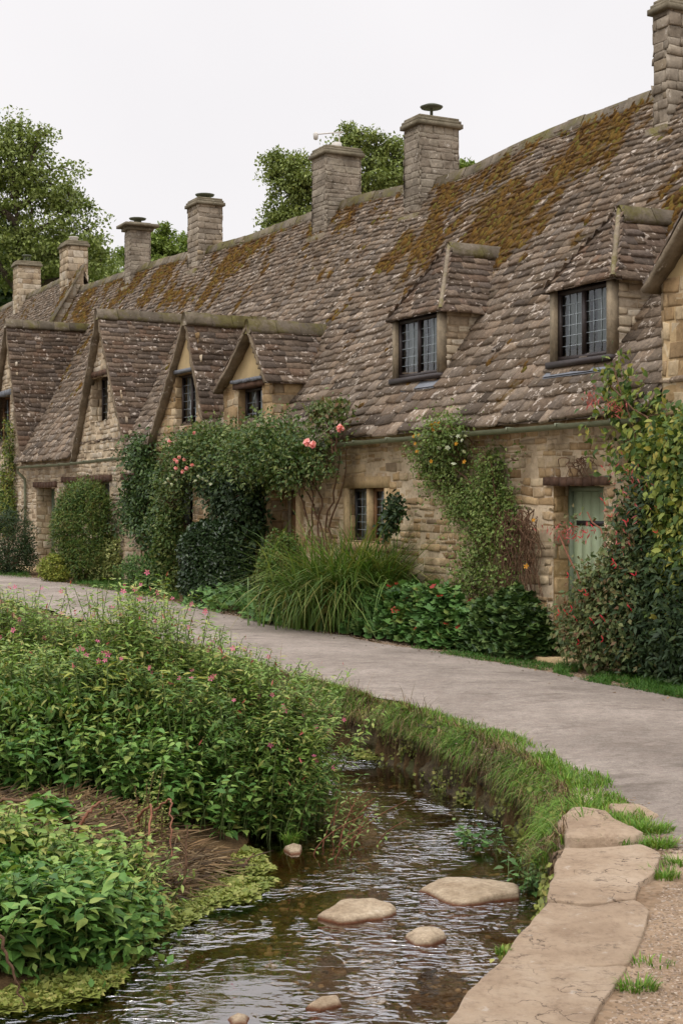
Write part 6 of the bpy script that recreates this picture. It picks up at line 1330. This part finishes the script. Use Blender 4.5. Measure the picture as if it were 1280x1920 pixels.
straw('dead_thatch', 'dry stems on the dark earth beside the cress mat', [(310, 7.5), (340, 7.7), (370, 7.9), (290, 7.4)], 1200, 191, sp=.08, ln=(.05, .2))
def fallen(label, px, bend=.1, r=.010, seed=0, mat='vine'):
    rnd = np.random.RandomState(seed); Q = np.array([np.array([(x - 640) / F * Y, Y, z]) for x, Y, z in px]); Q = resample(Q, 22); t = np.linspace(0, np.pi, 22); Q[:, 2] += bend * np.sin(t); Q[1:-1] += rnd.normal(size=(20, 3)) * .004
    mb = MB(); mb.tube(Q, np.linspace(r, r * .45, 22), 6); o = mb.build('fallen_stem', M[mat], base=tuple(Q[0]), smooth=True); o['label'] = label; o['category'] = 'dead stem'; o['group'] = 'fallen brown stems'
fallen('pale broken stem slanting up to the right over the thatch', [(130, 7.5, -.12), (190, 7.55, .08)], .02, .013, 1, 'rstem')
fallen('long brown stem lying along the top of the thatch at the left', [(-20, 7.9, .0), (80, 7.8, -.01), (110, 7.7, -.06)], .03, .012, 2)
fallen('reddish stem arching over beside the dead stems, right of the thatch', [(255, 7.5, -.02), (285, 7.3, .0), (275, 7.1, -.25)], .12, .008, 3, 'rstem')
fallen('thin reddish arch closer to the cress mat', [(290, 7.6, .02), (320, 7.5, .05), (322, 7.3, -.15)], .06, .007, 4, 'rstem')
fallen('thin bent stem crossing the middle of the thatch', [(210, 7.6, -.02), (250, 7.4, -.10)], .08, .007, 5)
fallen('brown stick leaning out of the dark gap near the cress mat', [(345, 7.2, -.3), (352, 7.25, .02)], .0, .009, 6)
fallen('looped pale stem at the left edge above the lower leaves', [(0, 7.0, -.1), (20, 7.1, .02), (60, 7.1, -.02)], .05, .008, 7, 'rstem')
fallen('bare stick slanting down to the water in the lower left corner', [(-5, 5.75, -.05), (48, 5.75, -.36)], .0, .008, 8)
fallen('short twig lying on the cress mat, pointing to the stream', [(285, 6.95, -.33), (325, 6.9, -.38)], .01, .007, 9)
fallen('dark twig at the tip of the cress mat', [(455, 7.9, -.36), (476, 7.95, -.30)], .0, .007, 10)
# tall dry dock spires
stem_plants('dock_spire', 'thin olive seed spires rising from the thatch', [ctr(260, 7.9), ctr(305, 7.95), ctr(285, 7.8)], 3, .42, .022, T4, 'cress', 173, spread=.05, lean=.15, step=.012, cat='plant', stem='vine', minf=.2)

# loose gravel and pebbles
def pebbles(name, label, P2, r, seed, mat, zoff=0.0, flat=.6, z=None):
    rnd = np.random.RandomState(seed); n = len(P2); zz = gz(P2) if z is None else np.full(n, z); k = 6; a = np.arange(k) * 2 * np.pi / k; rr = r * rnd.uniform(.5, 1.5, n); V = []
    sx = rnd.uniform(.7, 1.4, (n, 1)); rings = ((1.0, -.2), (.8, .55))
    for s_, h in rings:
        j = rnd.uniform(.8, 1.2, (n, k)); V.append(np.stack([P2[:, :1] + rr[:, None] * s_ * j * np.cos(a) * sx, P2[:, 1:] + rr[:, None] * s_ * j * np.sin(a) / sx, np.broadcast_to((zz + zoff + rr * flat * h)[:, None], (n, k))], -1))
    V.append(np.c_[P2, zz + zoff + rr * flat * .75][:, None]); V = np.concatenate(V, 1); mb = MB(); mb.V.append(V.reshape(-1, 3)); b = np.arange(n)[:, None] * (2 * k + 1); mb.n = n * (2 * k + 1)
    for i in range(k): j = (i + 1) % k; mb.F.append(b + np.array([[i, j, k + j, k + i]])); mb.F.append(b + np.array([[k + i, k + j, 2 * k]]))
    return mb.build(name, M[mat], None, smooth=True, kind='stuff', label=label, category='gravel')
q = NM('gravel_grit'); c = q.ramp(q.geo.outputs['Random Per Island'], [(0, srgb(92, 76, 60)), (.3, srgb(128, 108, 88)), (.6, srgb(152, 132, 112)), (.8, srgb(108, 94, 80)), (1, srgb(176, 160, 142))]); M['grit'] = q.done(q.bsdf(c, .9, .2, q.bump(q.noise(80, 4), .004)))
q = NM('bed_pebbles'); c = q.ramp(q.geo.outputs['Random Per Island'], [(0, srgb(48, 36, 22)), (.4, srgb(104, 80, 48)), (.7, srgb(78, 60, 36)), (.9, srgb(150, 122, 84)), (1, srgb(176, 150, 114))]); M['bedp'] = q.done(q.bsdf(c, .6, .4))
rg = np.random.RandomState(300)
gp_ = lineP([(1130, 1930), (1170, 1850), (1200, 1760), (1230, 1690), (1245, 1660), (1300, 1650), (1330, 1960)], 0); P = rg.uniform(gp_.min(0), gp_.max(0), (9000, 2)); P = P[inside(P, gp_)]
pebbles('gravel', 'loose gravel at the lower right beside the flagstones', P, .0045, 301, 'grit')
e = resample(road_near[8:-3], 2600); P = e + rg.normal(size=e.shape) * .07; pebbles('gravel', 'fine grit along the stream side edge of the road', P, .007, 302, 'grit', z=.008)
e = resample(road_far[1:-2], 3200); P = e + rg.normal(size=e.shape) * .10; pebbles('gravel', 'grit and small stones along the cottage side edge of the road', P, .010, 303, 'grit', z=.004)
P = rg.uniform([-2.4, 4.6], [1.4, 12], (60000, 2)); P = P[inside(P, stream)]; P = P[fbm(np.c_[P * 1.8, P[:, 0] * 0], 3) > .44][:7000]; pebbles('stream_pebbles', 'brown pebbles on the bed of the shallow stream', P, .016, 304, 'bedp', flat=.8)
# fallen leaves and crumbs on the road verge
n = 900; e = resample(road_far[1:-2], n); P = np.c_[e + rg.normal(size=(n, 2)) * .22, np.full(n, .045)]; P[:, 2] = np.where(inside(P[:, :2], roadpoly), .03, .03); mb = MB(); leaves(mb, T4, P, rdir(n, rg) * [1, 1, .15], rdir(n, rg) * .2 + [0, 0, 1], .03 * rg.uniform(.5, 1.3, n), 1.5); mb.build('leaf_litter', M['straw'], None, kind='stuff', label='small dry leaves scattered along the verge of the road', category='leaf litter')

# moss and small leaves clinging to the bank face, roots hanging below the turf
bf = bank_face(); rb_ = np.random.RandomState(400); n = 15000; i = rb_.randint(120, 395, n); j = rb_.randint(0, 17, n); P = bf[i, j] + rb_.normal(size=(n, 3)) * .02; k = fbm(P * 4.5, 3) > .46; P = P[k]; n = len(P); mb = MB()
leaves(mb, T4, P, rdir(n, rb_) + [-.3, -.3, -.5], rdir(n, rb_) * .5 + [-.6, -.6, .5], .028 * rb_.uniform(.5, 1.5, n), 1.4); mb.build('bank_moss', M['cress'], None, kind='stuff', label='moss and tiny leaves clinging to the stony stream bank', category='moss')
bank_grass('hanging_roots', 'brown rooty grass trailing from the turf down to the stream', 3500, 86, 'straw', .17, .16, .34, t0=.40, lean=(.15, .5), curl=(1.2, 2.2), wd=.004, wroad=.01)
stem_plants('bank_weed', 'leafy weed rooted where the grass bank meets the flagstones', [PG(985, 1560, -.15), PG(1000, 1600, -.2)], 7, .16, .05, TNET, 'heuch', 174, spread=.05, lean=.9, cat='plant', minf=.2, step=.04)

stem_plants('willowherb', 'yellowing willowherb with narrow leaves standing out pale in the middle of the bank', [ctr(300, 9.0), ctr(225, 8.9)], 16, .80, .10, TLAN, 'lime', 180, spread=.10, lean=.3, step=.03, group=WH, flowers=3, wf=1.1)
stem_plants('willowherb', 'bronze tinged willowherb leaning out near the right tip of the bank', [ctr(545, 9.2), ctr(560, 9.6)], 10, .62, .07, TLAN, 'fuch', 181, spread=.07, lean=.4, step=.03, group=WH, flowers=4, wf=1.1)
stem_plants('mint_clump', 'bushy dark mint patch at the left edge of the bank above the thatch', [ctr(-10, 8.9), ctr(25, 8.8)], 16, .50, .05, T4, 'rose', 182, spread=.12, lean=.3, step=.022, cat='plant')

low_layer('undergrowth', 'scattered green shoots coming up through the brown thatch', [(a, y) for a in range(-60, 300, 45) for y in (7.3, 7.7, 8.0)], 2600, 190, 'herbtop', .10, .045, .14, TLAN, 1.3)
